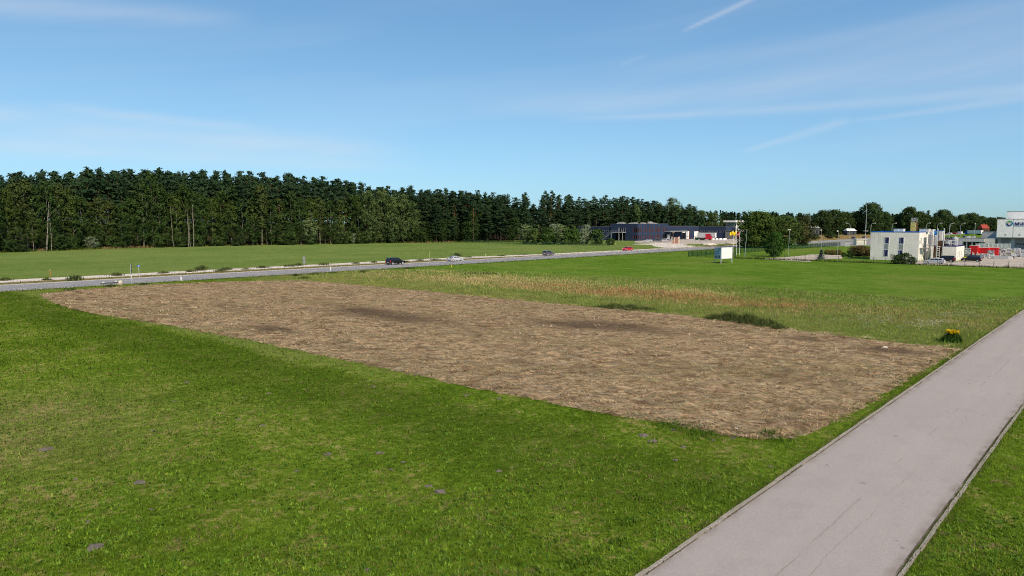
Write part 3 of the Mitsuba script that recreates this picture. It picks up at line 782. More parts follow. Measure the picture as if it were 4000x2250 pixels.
for x, y, r in ((930, 1637, 0.2), (1025, 1662, 0.2), (730, 1494, 0.24), (1050, 1537, 0.22), (955, 1555, 0.2), (680, 1569, 0.18), (595, 1682, 0.17), (1160, 1840, 0.16), (345, 2037, 0.16), (590, 1990, 0.16), (295, 1874, 0.15), (1460, 1510, 0.22), (1820, 1546, 0.24), (1950, 1558, 0.24), (1530, 1835, 0.18), (2630, 1680, 0.24), (2670, 1746, 0.22), (3010, 1823, 0.2), (2785, 1720, 0.2), (2865, 1712, 0.22), (1435, 2227, 0.18), (2640, 1797, 0.2), (1950, 1840, 0.2), (1575, 1805, 0.18)):
    molehill(x, y, r * 0.6, 'small low grey molehill among the lawn grass', 'small molehills in the lawn')

# ------------------------------------------------------------------ trees
LEAFK = np.array([0.92, 1.02, 0.92])
def leaf_tris(c, size, rng, up=0.35, flat=1.0):
    """One triangle of foliage at each point; size: edge length."""
    n = len(c)
    nr = rng.standard_normal((n, 3)); nr[:, 2] = np.abs(nr[:, 2]) * flat + up
    nr /= np.linalg.norm(nr, axis=1, keepdims=True)
    a = np.cross(nr, rng.standard_normal((n, 3))); a /= np.linalg.norm(a, axis=1, keepdims=True)
    b = np.cross(nr, a)
    s = np.broadcast_to(size, (n,))[:, None]
    q = rng.uniform(0.75, 1.2, (n, 3))
    v = np.stack([c + a * s * 0.62 * q[:, :1], c - a * s * 0.40 * q[:, 1:2] + b * s * 0.5, c - a * s * 0.32 - b * s * 0.55 * q[:, 2:]], 1)
    return v.reshape(-1, 3), np.arange(3 * n).reshape(-1, 3)


def crown_shape(c, col, size, rng, bsdf='mat_vertex', up=0.35, axis=None, cen=None):
    """Foliage triangles with normals that follow the clump and the crown they belong to."""
    v, f = leaf_tris(c, size, rng, up)
    geo = np.cross(v[1::3] - v[::3], v[2::3] - v[::3])
    geo /= np.linalg.norm(geo, axis=1, keepdims=True) + 1e-9
    geo *= np.where(geo[:, 2:] < 0, -1, 1)
    ax = (c - c.mean(0)) * [1, 1, 0.35] if axis is None else axis
    ax = ax / (np.linalg.norm(ax, axis=1, keepdims=True) + 1e-9)
    lo = 0 if cen is None else (c - cen) / (np.linalg.norm(c - cen, axis=1, keepdims=True) + 1e-9)
    n = 0.45 * ax + 0.75 * lo + 0.45 * geo + [0, 0, 0.30]
    n /= np.linalg.norm(n, axis=1, keepdims=True) + 1e-9
    return colored(v, f, np.clip(np.repeat(col * LEAFK, 3, 0), 0.004, 1), bsdf, np.repeat(n, 3, 0))


GROUPS = {}


def shapegroup(name, **parts):
    scene[name] = {'type': 'shapegroup', **parts}
    return name


def trunk_mesh(h, r, rng, bend=0.3, top=0.1, n=6, limbs=()):
    k = np.linspace(0, 1, 6)
    off = np.cumsum(rng.normal(0, bend / 5, (6, 2)), 0); off[0] = 0
    mb = MB()
    pts = np.c_[off, k * h]
    mb.tube(pts, r * (1 - k * (1 - top)), n)
    for a in limbs:
        mb.tube(a[0], a[1], 4, cap=False)
    return mb, pts


def make_pine(i, h=28.0, base=0.52, R=2.7, dens=1.0, tint=(0.030, 0.054, 0.030)):
    r = np.random.default_rng(100 + i)
    limbs, cs, cols, ce = [], [], [], []
    nb = int((1 - base) * h * 2.9 * dens)
    lop = r.uniform(0, 6.28)
    for b in range(nb):
        q = (b + r.random()) / nb
        z = h * (base + (1 - base) * 0.97 * q)
        az = r.uniform(0, 6.28)
        L = R * max(0.02, 1 - q ** 1.7) ** 0.8 * (0.50 + 0.50 * min(1, q * 2.6 + 0.2)) * r.uniform(0.45, 1.30) * (1 + 0.25 * math.cos(az - lop)) + 0.30
        d = np.array([math.cos(az), math.sin(az), 0])
        rise = r.uniform(-0.10, 0.45)
        tip = np.array([0, 0, z]) + d * L + [0, 0, L * rise]
        if b % 3 == 0 and q < 0.75:
            limbs.append(([np.array([0, 0, z - 0.2]), tip], [0.06, 0.02]))
        nc = 1 + int(L / 1.0)
        tone_ = r.uniform(0.7, 1.35)
        for c in range(nc):
            w = (0.30 + 0.70 * (c + 0.7 * r.random()) / max(nc - 0.3, 1))
            ctr = np.array([0, 0, z]) + d * L * w + [0, 0, L * rise * w + 0.2] + r.normal(0, 0.25, 3) * [1, 1, 0.4]
            m = 16
            sc = r.uniform(0.7, 1.25)
            cs.append(ctr + np.clip(r.normal(0, 1, (m, 3)), -1.6, 1.6) * [0.52 * sc, 0.52 * sc, 0.24 * sc])
            ce.append(np.repeat([ctr - [0, 0, 0.25]], m, 0))
            cols.append(np.array(tint) * tone_ * r.uniform(0.85, 1.18, (m, 1)) * (1 + 0.06 * r.standard_normal((m, 3))))
    ctr = np.array([0, 0, h * 0.975]); cs.append(ctr + r.normal(0, 1, (26, 3)) * [0.3, 0.3, 0.45]); ce.append(np.repeat([ctr], 26, 0)); cols.append(np.array(tint) * r.uniform(0.8, 1.3, (26, 1)))
    for b in range(9):                              # dead stubs below the crown
        az = r.uniform(0, 6.28); z = h * r.uniform(base * 0.45, base)
        limbs.append(([np.array([0, 0, z]), np.array([math.cos(az) * 1.1, math.sin(az) * 1.1, z + r.uniform(-0.2, 0.4)])], [0.04, 0.015]))
    mb, _ = trunk_mesh(h * 0.97, 0.21, r, 0.25, 0.15, 6, limbs)
    c = np.vstack(cs)
    return shapegroup(f'pine_shapes_{i}', trunk=mikit.ply(mb.get(), 'mat_pine_bark'), crown=crown_shape(c, np.vstack(cols), r.uniform(0.42, 0.75, len(c)), r, axis=c * [1, 1, 0], cen=np.vstack(ce)))


def make_leafy(i, h=20.0, base=0.18, R=3.0, nclump=130, per=17, tint=(0.046, 0.071, 0.021), spread=0.55, leaf=0.42, bark='mat_birch_bark', peak=0.45, tr=0.15, ragged=0.45, name='leafy', stems=1, power=0.7, top_pow=0.6):
    r = np.random.default_rng(300 + i)
    cs, cols, limbs, ce = [], [], [], []
    ax = [(r.normal(0, R * 0.35), r.normal(0, R * 0.35), r.uniform(0.72, 1.0)) for _ in range(stems)] if stems > 1 else [(0, 0, 1.0)]
    lobes = r.uniform(0, 50, 3)
    for c in range(nclump):
        x0, y0, hs = ax[r.integers(len(ax))]
        q = r.random()
        prof = (q / peak) ** power if q < peak else max(0, 1 - ((q - peak) / (1 - peak)) ** 1.9) ** top_pow
        rr = R * (0.30 if stems > 1 else 0.14) + R * (0.72 if stems > 1 else 0.88) * prof
        az = r.uniform(0, 6.28)
        rr *= 1 - ragged + 2 * ragged * meshkit.noise(np.array([[math.cos(az) * 1.6 + lobes[0], math.sin(az) * 1.6 + lobes[1], q * 5 + lobes[2]]]))[0]
        k = r.random() ** 0.30
        z = h * hs * (base + (1 - base) * q)
        ctr = np.array([x0 * (0.3 + 0.7 * q) + math.cos(az) * rr * k, y0 * (0.3 + 0.7 * q) + math.sin(az) * rr * k, z])
        t = r.uniform(0.70, 1.35)
        sc = r.uniform(0.75, 1.3)
        cs.append(ctr + np.clip(r.normal(0, 1, (per, 3)), -1.5, 1.5) * [spread * sc, spread * sc, spread * 0.75 * sc])
        ce.append(np.repeat([ctr - [0, 0, 0.3 * spread]], per, 0))
        cols.append(np.array(tint) * t * r.uniform(0.85, 1.18, (per, 1)) * (1 + 0.06 * r.standard_normal((per, 3))))
        if c % 7 == 0 and q < 0.85:
            zb = max(z - 0.9 * rr * k - 0.5, h * base * 0.7)
            limbs.append(([np.array([x0 * 0.3, y0 * 0.3, zb]), ctr], [0.05 + 0.03 * (1 - q), 0.015]))
    mb = MB()
    for x0, y0, hs in ax:
        k = np.linspace(0, 1, 6)
        off = np.cumsum(r.normal(0, 0.12, (6, 2)), 0); off[0] = 0
        mb.tube(np.c_[off + np.array([[x0, y0]]) * (0.12 + 0.75 * k[:, None]), k * h * hs * 0.93], tr * (1 - k * 0.88), 6)
    for a in limbs:
        mb.tube(a[0], a[1], 4, cap=False)
    return shapegroup(f'{name}_shapes_{i}', trunk=mikit.ply(mb.get(), bark), crown=crown_shape(np.vstack(cs), np.vstack(cols), r.uniform(leaf * 0.7, leaf * 1.3, nclump * per), r, axis=(np.vstack(cs) - [0, 0, h * (base + (1 - base) * 0.45)]) * [1, 1, 0.45], cen=np.vstack(ce)))


def make_spruce(i, h, R, tint, base=0.04):
    r = np.random.default_rng(500 + i)
    cs, cols = [], []
    tiers = 13
    for k in range(tiers):
        q = (k + 0.3) / tiers
        z = h * (base + (1 - base) * q)
        for b in range(max(5, int(11 * (1 - q)))):
            az = r.uniform(0, 6.28); L = R * (1 - q) * r.uniform(0.8, 1.15) + 0.05
            for w in (0.4, 0.7, 1.0):
                ctr = np.array([math.cos(az) * L * w, math.sin(az) * L * w, z - L * w * 0.18])
                m = 9
                cs.append(ctr + r.normal(0, 1, (m, 3)) * [R * 0.11, R * 0.11, h * 0.018]); cols.append(np.array(tint) * r.uniform(0.6, 1.5, (m, 1)))
    mb, _ = trunk_mesh(h * 0.98, h * 0.02, r, 0.02, 0.1, 6)
    n = sum(map(len, cs))
    return shapegroup(f'spruce_shapes_{i}', trunk=mikit.ply(mb.get(), 'mat_bark'), crown=crown_shape(np.vstack(cs), np.vstack(cols), r.uniform(0.8, 1.3, n) * R * 0.16, r))


PINES = [make_pine(0, R=3.4), make_pine(1, base=0.45, R=3.6), make_pine(2, base=0.58, R=3.2, tint=(0.038, 0.062, 0.032)), make_pine(3, base=0.40, R=3.5, tint=(0.028, 0.050, 0.026)), make_pine(4, base=0.62, R=3.5, dens=0.9), make_pine(5, base=0.5, R=3.0, tint=(0.034, 0.058, 0.032)), make_pine(10, base=0.55, R=3.9, tint=(0.024, 0.044, 0.026)), make_pine(11, base=0.48, R=2.6)]
SKINNY = [make_pine(6, base=0.72, R=2.4, dens=1.2), make_pine(7, base=0.68, R=2.6, dens=1.1)]
FULL = [make_pine(8, base=0.16, R=3.7, dens=0.8, tint=(0.028, 0.049, 0.026)), make_pine(9, base=0.22, R=3.6, dens=0.85, tint=(0.031, 0.052, 0.026)), make_pine(12, base=0.12, R=4.0, dens=0.8, tint=(0.030, 0.047, 0.024))]
ASPEN = [make_leafy(0, 20, 0.15, 2.7, 110, 26), make_leafy(1, 20, 0.22, 2.6, 95, 26, tint=(0.064, 0.090, 0.024), peak=0.6), make_leafy(2, 20, 0.12, 3.2, 120, 26, tint=(0.045, 0.073, 0.024)), make_leafy(3, 20, 0.30, 2.4, 85, 26, tint=(0.066, 0.083, 0.028), peak=0.6), make_leafy(4, 20, 0.08, 2.9, 120, 26, tint=(0.040, 0.066, 0.021)), make_leafy(5, 20, 0.25, 2.2, 85, 26, tint=(0.073, 0.097, 0.031), peak=0.65)]
POPLAR = [make_leafy(10, 20, 0.10, 3.7, 150, 28, tint=(0.082, 0.112, 0.044), peak=0.5, bark='mat_bark', top_pow=0.5), make_leafy(11, 20, 0.06, 4.0, 160, 28, tint=(0.074, 0.102, 0.040), bark='mat_bark', top_pow=0.5)]
SHRUB = [make_leafy(20, 5, 0.02, 2.3, 80, 18, tint=(0.040, 0.064, 0.020), bark='mat_bark', peak=0.35, tr=0.08, spread=0.45, power=0.4), make_leafy(21, 5, 0.02, 2.6, 90, 18, tint=(0.050, 0.072, 0.024), bark='mat_bark', peak=0.3, tr=0.08, spread=0.45, power=0.4),
         make_leafy(22, 5, 0.02, 2.4, 80, 18, tint=(0.030, 0.050, 0.018), bark='mat_bark', peak=0.35, tr=0.08, spread=0.45, power=0.4)]
SILVER = [make_leafy(30, 9, 0.05, 2.6, 110, 20, tint=(0.215, 0.240, 0.165), bark='mat_bark', peak=0.45, tr=0.10, spread=0.45, leaf=0.36), make_leafy(31, 9, 0.05, 2.4, 100, 20, tint=(0.135, 0.170, 0.080), bark='mat_bark', peak=0.45, tr=0.10, spread=0.45, leaf=0.36)]
OAK = [make_leafy(40, 22, 0.04, 11, 260, 34, tint=(0.030, 0.048, 0.019), bark='mat_bark', peak=0.40, tr=0.5, spread=1.3, leaf=1.0, power=0.35, ragged=0.25, top_pow=0.5), make_leafy(41, 22, 0.02, 12, 260, 34, tint=(0.034, 0.052, 0.019), bark='mat_bark', peak=0.42, tr=0.5, spread=1.3, leaf=1.0, power=0.35, ragged=0.3, top_pow=0.5)]
LINDEN = [make_leafy(50, 15, 0.02, 4.8, 270, 38, tint=(0.064, 0.096, 0.024), bark='mat_bark', peak=0.45, tr=0.25, stems=2, power=0.4, spread=0.6), make_leafy(51, 15, 0.02, 5.2, 280, 38, tint=(0.054, 0.080, 0.024), bark='mat_bark', peak=0.40, tr=0.25, stems=2, power=0.4, spread=0.6),
          make_leafy(52, 15, 0.06, 4.2, 220, 34, tint=(0.054, 0.060, 0.024), bark='mat_bark', peak=0.42, tr=0.2, stems=2, spread=0.6)]


def inst(key, group, M):
    scene[key] = {'type': 'instance', 'to_world': T4(M), 'shapes': {'type': 'ref', 'id': group}}


def place(kind, groups, height0, x, Y, top, label, cat, group=None, width=1.0, rng=random.Random(3), base=None):
    """A tree whose top is seen at row top, at distance Y; base: the row of its foot instead of Y."""
    if base is not None:
        Y = P(x, base)[1]
    h = zat(top, Y)
    key = thing(kind, label, cat, group)
    k = h / height0
    w = width * k ** 0.5
    inst(key, rng.choice(groups), Mat(xat(x, Y), Y, 0, rng.uniform(0, 6.28), w * rng.uniform(0.92, 1.08), w * rng.uniform(0.92, 1.08), k))
    return key


R_ = random.Random(17)
FX = [-400, -150, 0, 240, 330, 600, 1000, 1450, 1650, 1850, 2050, 2250, 2400]
FB = [1010, 998, 986, 976, 972, 966, 958, 950, 947, 944, 938, 930, 925]        # foot of the forest
TX = [-400, 0, 60, 200, 300, 480, 700, 900, 1100, 1300, 1450, 1560, 1650, 1760, 1880, 2000, 2080, 2200, 2350, 2440, 2530, 2600, 2680, 2760, 2900]
TY = [670, 690, 672, 672, 664, 664, 664, 678, 690, 700, 716, 742, 736, 744, 752, 756, 766, 752, 766, 768, 782, 790, 800, 816, 826]   # skyline of the pines
ZONES = ((120, 'at the left picture edge'), (320, 'above the fallen branch'), (480, 'above the beam barrier'), (600, 'above the tall road sign and the blue sign'), (720, 'left of the three pale bare trunks'), (800, 'around the three pale bare trunks'), (1000, 'right of the three pale bare trunks'), (1130, 'left of the oval road signs'), (1250, 'above the oval road signs'), (1420, 'just left of the rounded poplars'), (1660, 'behind the rounded poplars'),
         (1800, 'just right of the rounded poplars'), (1950, 'above the silver car and far marker post'), (2100, 'at the left end of the willows'), (2240, 'above the willows'), (2390, 'behind the low dark wing'), (2500, 'behind the corner of the dark building'), (9999, 'behind the long front of the dark building'))
zone = lambda x: next(z for e, z in ZONES if x < e)
edgeY = lambda x: P(x, np.interp(x, FX, FB))[1]
skyline = lambda x: np.interp(x, TX, TY)
PL = 'tall dark pine among the dense pines of the forest on the left'
# pines: five rows behind the mixed edge
back = 0
lab('back_pines', 'rear rows of pines in the forest on the left', 'forest', kind='stuff')
for row, (dep, lo, hi, step) in enumerate(((7, 22, 52, 36), (13, 8, 34, 33), (20, -2, 20, 34), (28, -8, 10, 40), (38, -10, 6, 46))):
    x = -60.0 + R_.uniform(0, 30)
    while x < 1990:
        Y = edgeY(x) + dep + R_.uniform(-2.5, 2.5)
        top = skyline(x) + R_.uniform(lo, hi) + R_.choice((-7, 0, 0, 8, 18))
        if not (1600 < x < 1990 and row == 0):
            g = PINES if row < 3 else PINES + FULL
            if row > 2:
                back += 1
                h = zat(top, Y); sc = 1.25 * (h / 28) ** 0.5
                inst(f'back_pines__{back:03d}', R_.choice(g), Mat(xat(x, Y), Y, 0, R_.uniform(0, 6.28), sc, sc, h / 28))
            else:
              place('pine_tree', g, 28.0, x, Y, top, 'tall dark green pine ' + zone(x), 'pine tree', 'tall pines ' + zone(x), R_.uniform(1.0, 1.45), R_)
        x += step * R_.uniform(0.6, 1.4) * (300 / Y) * 1.12
# pines from behind the road bend to behind the dark building
for row, (dep, lo, hi, step) in enumerate(((4, 14, 60, 30), (12, -2, 26, 30), (24, -8, 10, 34))):
    x = 1660.0 + R_.uniform(0, 20)
    while x < 2720:
        Y = np.interp(x, [1640, 2000, 2250, 2500, 2800], [377, 415, 462, 520, 590]) + dep + R_.uniform(-3, 3)
        top = skyline(x) + (R_.uniform(lo, hi) + R_.choice((-8, 0, 0, 12, 24))) * (1 if x < 2400 else 0.6)
        g = FULL + PINES[3:4] + PINES[1:2]
        place('pine_tree', g, 28.0, x, Y, top, 'dark full crowned pine ' + zone(x), 'pine tree',
              'full crowned pines ' + zone(x), R_.uniform(1.0, 1.45), R_)
        x += step * R_.uniform(0.55, 1.45) * (400 / Y) * 1.05
for x, top, Y, l in ((1848, 762, 384, 'thin bare-trunked pine with a small crown against the sky'), (1576, 735, 396, 'small slim pine poking out at the gap beside the poplars'), (2052, 754, 440, 'lone slim pine with a flat top above the willows'), (2130, 748, 452, 'slim pine with layered branches above the silvery willow'), (2155, 747, 455, 'slim pine second from the left over the silvery willow')):
    place('pine_tree', SKINNY, 28.0, x, Y, top, l, 'pine tree', None, 0.95, R_)

# the mixed forest edge
def edge_tree(x, top, kinds, h0, label, w=1.0, dep=0.0, group='leafy trees of the forest edge', kind='aspen_tree', cat='tree'):
    place(kind, kinds, h0, x, edgeY(x) + dep, top, label, cat, group, w, R_)
zc, ORD = {}, ('first', 'second', 'third', 'fourth', 'fifth', 'sixth', 'seventh')
EL = 'dark green leafy tree of the mixed edge in front of the pines'
for x, top in ((-30, 706), (30, 735), (62, 715), (105, 708), (135, 730), (190, 712), (235, 724), (275, 735), (318, 772), (350, 790), (392, 776), (430, 792), (470, 800), (505, 770), (560, 712), (598, 680), (625, 728), (655, 748), (690, 762), (722, 722), (760, 756), (790, 764), (830, 776), (870, 750), (905, 782), (945, 775), (985, 788),
               (1022, 728), (1060, 790), (1092, 780), (1140, 748), (1175, 772), (1215, 770), (1250, 768), (1290, 790), (1330, 778), (1375, 765), (1400, 765)):
    zc[zone(x)] = zc.get(zone(x), 0) + 1
    edge_tree(x, top + R_.uniform(-6, 6), ASPEN, 20.0, f'leafy edge tree {zone(x)}, {ORD[zc[zone(x)] - 1]} from left', 1.05, R_.uniform(-1, 3), 'leafy edge trees ' + zone(x))
for k in range(44):                                # a lower storey in front
    x = R_.uniform(-50, 1640)
    edge_tree(x, np.interp(x, [0, 300, 500, 1000, 1640], [830, 850, 850, 850, 860]) + R_.uniform(-30, 40), ASPEN[4:] + ASPEN[2:3] + ASPEN[:1], 20.0, 'low dark leafy tree in the understorey ' + zone(x), 1.15, R_.uniform(-2, 5), 'low leafy trees ' + zone(x))
for x, top, w, l in ((1440, 748, 1.0, 'tall rounded olive poplar, leftmost of the poplar group'), (1492, 742, 1.15, 'tallest and widest rounded poplar of the group'), (1536, 768, 0.9, 'rounded poplar in the middle of the group, right of the tallest'), (1575, 760, 1.1, 'rounded poplar second from the right of the tall ones'), (1610, 790, 1.0, 'rounded poplar at the right end of the tall ones'), (1465, 800, 1.0, 'lower front poplar at the left of the poplar group'), (1530, 820, 1.0, 'lower front poplar in the middle of the poplar group'), (1600, 850, 1.0, 'lowest front poplar at the right of the poplar group')):
    edge_tree(x, top, POPLAR, 20.0, l, w, R_.uniform(-5, 0), 'rounded poplars at the forest edge', 'poplar_tree')
for x, w, k, l in ((355, 1.0, SILVER, 'grey-green silvery bush at the forest foot, right of the fallen branch'), (1210, 0.9, SILVER, 'greyish leafy tree at the forest edge above the oval road signs'), (1380, 0.7, SILVER, 'grey-green bush at the forest foot right of the oval signs')):
    edge_tree(x, {355: 925, 1210: 855, 1380: 912}[x], k, 9.0, l, w * 1.3, -4, None, 'silver_bush', 'bush')
for k in range(40):
    x = R_.uniform(-40, 1980)
    edge_tree(x, np.interp(x, [0, 800, 2000], [945, 930, 910]) + R_.uniform(-22, 14), SHRUB, 5.0, 'dark green shrub at the forest foot ' + zone(x), 1.25, R_.uniform(-5, 0) if x < 1640 else R_.uniform(-2, 6), 'shrubs at the forest foot ' + zone(x), 'shrub', 'shrub')
for k in range(26):
    x = R_.uniform(1640, 2010)
    Y = np.interp(x, [1640, 2000], [374, 410]) + R_.uniform(-3, 3)
    place('low_tree', ASPEN[4:5] + FULL[:1], 20.0 if k % 2 else 24.0, x, Y, R_.uniform(815, 895), 'dark bushy low tree under the pines ' + zone(x), 'tree', 'bushy low trees ' + zone(x), 1.35, R_)
# pale bare trunks at the edge
def bare_trunk(x, top, r, label, lean=0.0):
    Y = edgeY(x) - (6.0 if 'three' in label or 'leaning' in label or 'broken' in label else -2.0)
    X = xat(x, Y); h = zat(top, Y)
    key = thing('birch_trunk', label, 'tree trunk')
    mb = MB(); k = np.linspace(0, 1, 6)
    rr = np.random.default_rng(int(x))
    off = np.cumsum(rr.normal(0, 0.10, 6)); off[0] = 0
    mb.tube(np.c_[X + off + lean * h * k, Y + 0 * k, k * h], r * (1 - 0.6 * k), 6)
    scene[key + '__trunk'] = mikit.ply(mb.get(), 'mat_birch_bark', True)
    b = MB()
    for j in range(7):
        z = h * rr.uniform(0.35, 0.98); a = rr.uniform(-1, 1)
        b.tube([[X + lean * z + np.interp(z / h, k, off), Y, z], [X + lean * z + a * 1.5, Y + rr.uniform(-0.8, 0.8), z + rr.uniform(0.3, 1.2)]], [0.05, 0.015], 4)
    scene[key + '__branches'] = mikit.ply(b.get(), 'mat_bark')
for x, top, r, l, le in ((735, 820, 0.15, 'slender pale bare trunk, leftmost of three at the forest edge', 0), (741, 850, 0.13, 'slender pale bare trunk, middle of three at the forest edge', 0), (754, 800, 0.17, 'whitest bare birch trunk, rightmost of three at the forest edge', 0), (575, 760, 0.15, 'tall white birch trunk in the dark left part of the forest edge', 0),
                     (614, 770, 0.12, 'pale thin birch trunk right of the tall white one', 0), (196, 870, 0.14, 'broken grey trunk standing by the fallen branch', 0.02), (178, 790, 0.22, 'pale leaning dead trunk high above the fallen branch', 0.10), (1042, 830, 0.13, 'thin pale birch trunk in the middle of the forest edge', -0.03), (1270, 830, 0.12, 'thin pale birch trunk left of the rounded poplars', 0), (675, 800, 0.11, 'thin grey birch trunk left of the three pale ones', 0)):
    bare_trunk(x, top, r, l, le)

WIL = [make_leafy(70, 5, 0.02, 2.4, 90, 18, tint=(0.085, 0.120, 0.036), bark='mat_bark', peak=0.35, tr=0.08, spread=0.45, power=0.4), make_leafy(71, 5, 0.02, 2.6, 90, 18, tint=(0.066, 0.098, 0.030), bark='mat_bark', peak=0.3, tr=0.08, spread=0.45, power=0.4), make_leafy(72, 5, 0.02, 2.4, 90, 18, tint=(0.045, 0.078, 0.022), bark='mat_bark', peak=0.35, tr=0.08, spread=0.45, power=0.4)]
# willows in front of the dark building, inside the green fence
for x, top, base, kinds, h0, w, l in ((2055, 880, 953, SILVER[1:], 9, 1.2, 'leftmost olive willow bush behind the green fence'), (2085, 895, 954, WIL, 5, 0.85, 'dark bush between the leftmost willows behind the fence'), (2140, 890, 955, WIL, 5, 0.9, 'broad green bush below the silvery willow'), (2165, 876, 953, SILVER[:1], 9, 1.2, 'tall silvery willow left of the dark building'),
                                      (2190, 878, 955, SILVER[1:], 9, 1.1, 'grey-green willow right beside the tall silvery one'), (2215, 892, 955, WIL, 5, 0.8, 'rounded green bush in the middle of the willow group'), (2245, 893, 955, WIL, 5, 0.8, 'rounded dark bush left of the slim silvery willow'), (2288, 878, 954, SILVER[:1], 9, 0.85, 'slim silvery willow in front of the low dark wing'), (2275, 895, 955, SILVER[:1], 9, 0.8, 'low silvery willow at the foot of the slim one'), (2328, 897, 955, WIL[2:], 5, 0.9, 'dense dark rounded tree at the right end of the willows'), (2384, 932, 957, WIL[2:], 5, 0.8, 'low dark bush beside the white marker in front of the building')):
    place('willow' if kinds[0] in SILVER else 'bush', kinds, h0, x, None, top, l, 'tree' if kinds[0] in SILVER else 'bush', None, w * 1.3, R_, base)
# leafy trees beside and behind the dark building
for x, Y, top, w, k, l in ((2485, 505, 800, 0.8, POPLAR, 'brown-green birch over the right half of the dark building'), (2625, 560, 775, 1.25, POPLAR, 'tall brown-green birch behind the loading dock'), (2575, 545, 795, 0.9, ASPEN, 'leafy tree left of the tall birch behind the loading dock'), (2690, 560, 800, 1.0, ASPEN, 'dark leafy tree right of the tall birch behind the dock'),
                           (2735, 570, 822, 1.1, POPLAR, 'leafy tree above the red lorry'), (2790, 570, 832, 1.2, POPLAR, 'rounded leafy tree left of the glass villa'), (2760, 580, 828, 1.1, ASPEN, 'dark leafy tree between those above the red lorry'), (2545, 530, 860, 1.0, ASPEN, 'low pale green tree seen over the dark roof'), (2660, 540, 850, 1.2, ASPEN, 'low leafy tree over the dock roof'), (2710, 545, 862, 1.2, ASPEN, 'low leafy tree right over the dock roof'), (2770, 548, 868, 1.1, ASPEN, 'low leafy tree behind the navy hall'), (2815, 552, 866, 1.0, ASPEN, 'low leafy tree left beside the glass villa')):
    place('leafy_tree', k, 20.0, x, Y, top, l, 'tree', None, w, R_)
# trees in and around the yard
for x, top, base, k, h0, w, l in ((2930, 810, 968, LINDEN[:1], 15, 1.35, 'tall olive green tree behind the flagpoles, left of a pair'), (2987, 816, 968, LINDEN[1:2], 15, 1.2, 'olive green tree in the middle of the group behind the flagpoles'), (3042, 808, 966, LINDEN[1:2], 15, 1.4, 'tall olive green tree, right of the pair behind the flagpoles'), (3135, 832, 960, LINDEN[2:], 15, 1.15, 'brown-green birch standing alone by the yard road'),
                                  (3028, 907, 1004, SHRUB[:1], 5, 0.0, ''), (3325, 981, 1004, SHRUB[2:], 5, 0.72, 'dark round bush left of the cream building'), (3300, 988, 1004, SHRUB[2:], 5, 0.6, 'smaller dark bush beside the round one left of the cream building'), (3540, 992, 1031, SHRUB[2:], 5, 1.05, 'dark shrub against the right of the cream front wall'), (3511, 999, 1031, SHRUB[2:], 5, 0.78, 'dark shrub below the second window of the cream wall'), (3568, 1005, 1031, SHRUB[2:], 5, 0.72, 'dark shrub at the right corner of the cream wall'), (3240, 903, 932, SHRUB[2:], 5, 1.3, 'dark conical bush in the dry field across the road'), (3270, 918, 930, SHRUB[2:], 5, 1.0, 'small dark bush in the dry field right of the conical one'), (3185, 915, 936, SHRUB, 5, 1.6, 'low green bush beside the lone birch'), (3100, 918, 945, SHRUB, 5, 1.4, 'low bush left of the lone birch'), (4012, 934, 972, SHRUB[2:], 5, 1.4, 'dark bush at the right edge before the hall doors')):
    if w:
        place('yard_tree' if h0 > 10 else 'bush', k, h0, x, None, top, l, 'tree' if h0 > 10 else 'bush', None, w, R_, base)
CHEST = make_leafy(60, 7.6, 0.05, 3.3, 200, 26, tint=(0.036, 0.076, 0.018), bark='mat_bark', peak=0.36, tr=0.14, spread=0.36, leaf=0.32, power=0.45, ragged=0.25)
place('chestnut_tree', [CHEST], 7.6, 3029, None, 908, 'dense bright green round tree beside the parking lot', 'tree', None, 1.0, R_, 1003)
BLUE = make_spruce(0, 2.9, 1.05, (0.060, 0.085, 0.080))
place('blue_spruce', [BLUE], 2.9, 3212, None, 974, 'small blue spruce on the grass beside the parking lot', 'spruce', None, 1.0, R_, 1013)
BROWN = make_leafy(61, 4, 0.02, 2.4, 130, 16, tint=(0.105, 0.075, 0.034), bark='mat_bark', peak=0.5, tr=0.05, spread=0.4, leaf=0.3, power=0.4)
for x, top, base, w, l in ((3362, 962, 1001, 1.3, 'tall reddish brown bush left of the cream building'), (3387, 966, 1002, 1.0, 'reddish brown bush against the left corner of the cream building'), (3340, 968, 1000, 0.9, 'reddish brown bush behind the dark round one'), (3255, 978, 996, 0.7, 'low brown weeds behind the parking lot'), (3235, 977, 994, 0.7, 'low brown weeds left behind the parking lot'), (3280, 977, 996, 0.7, 'low brown weeds right behind the parking lot')):
    place('brown_bush', [BROWN], 4.0, x, None, top, l, 'bush', None, w, R_, base)
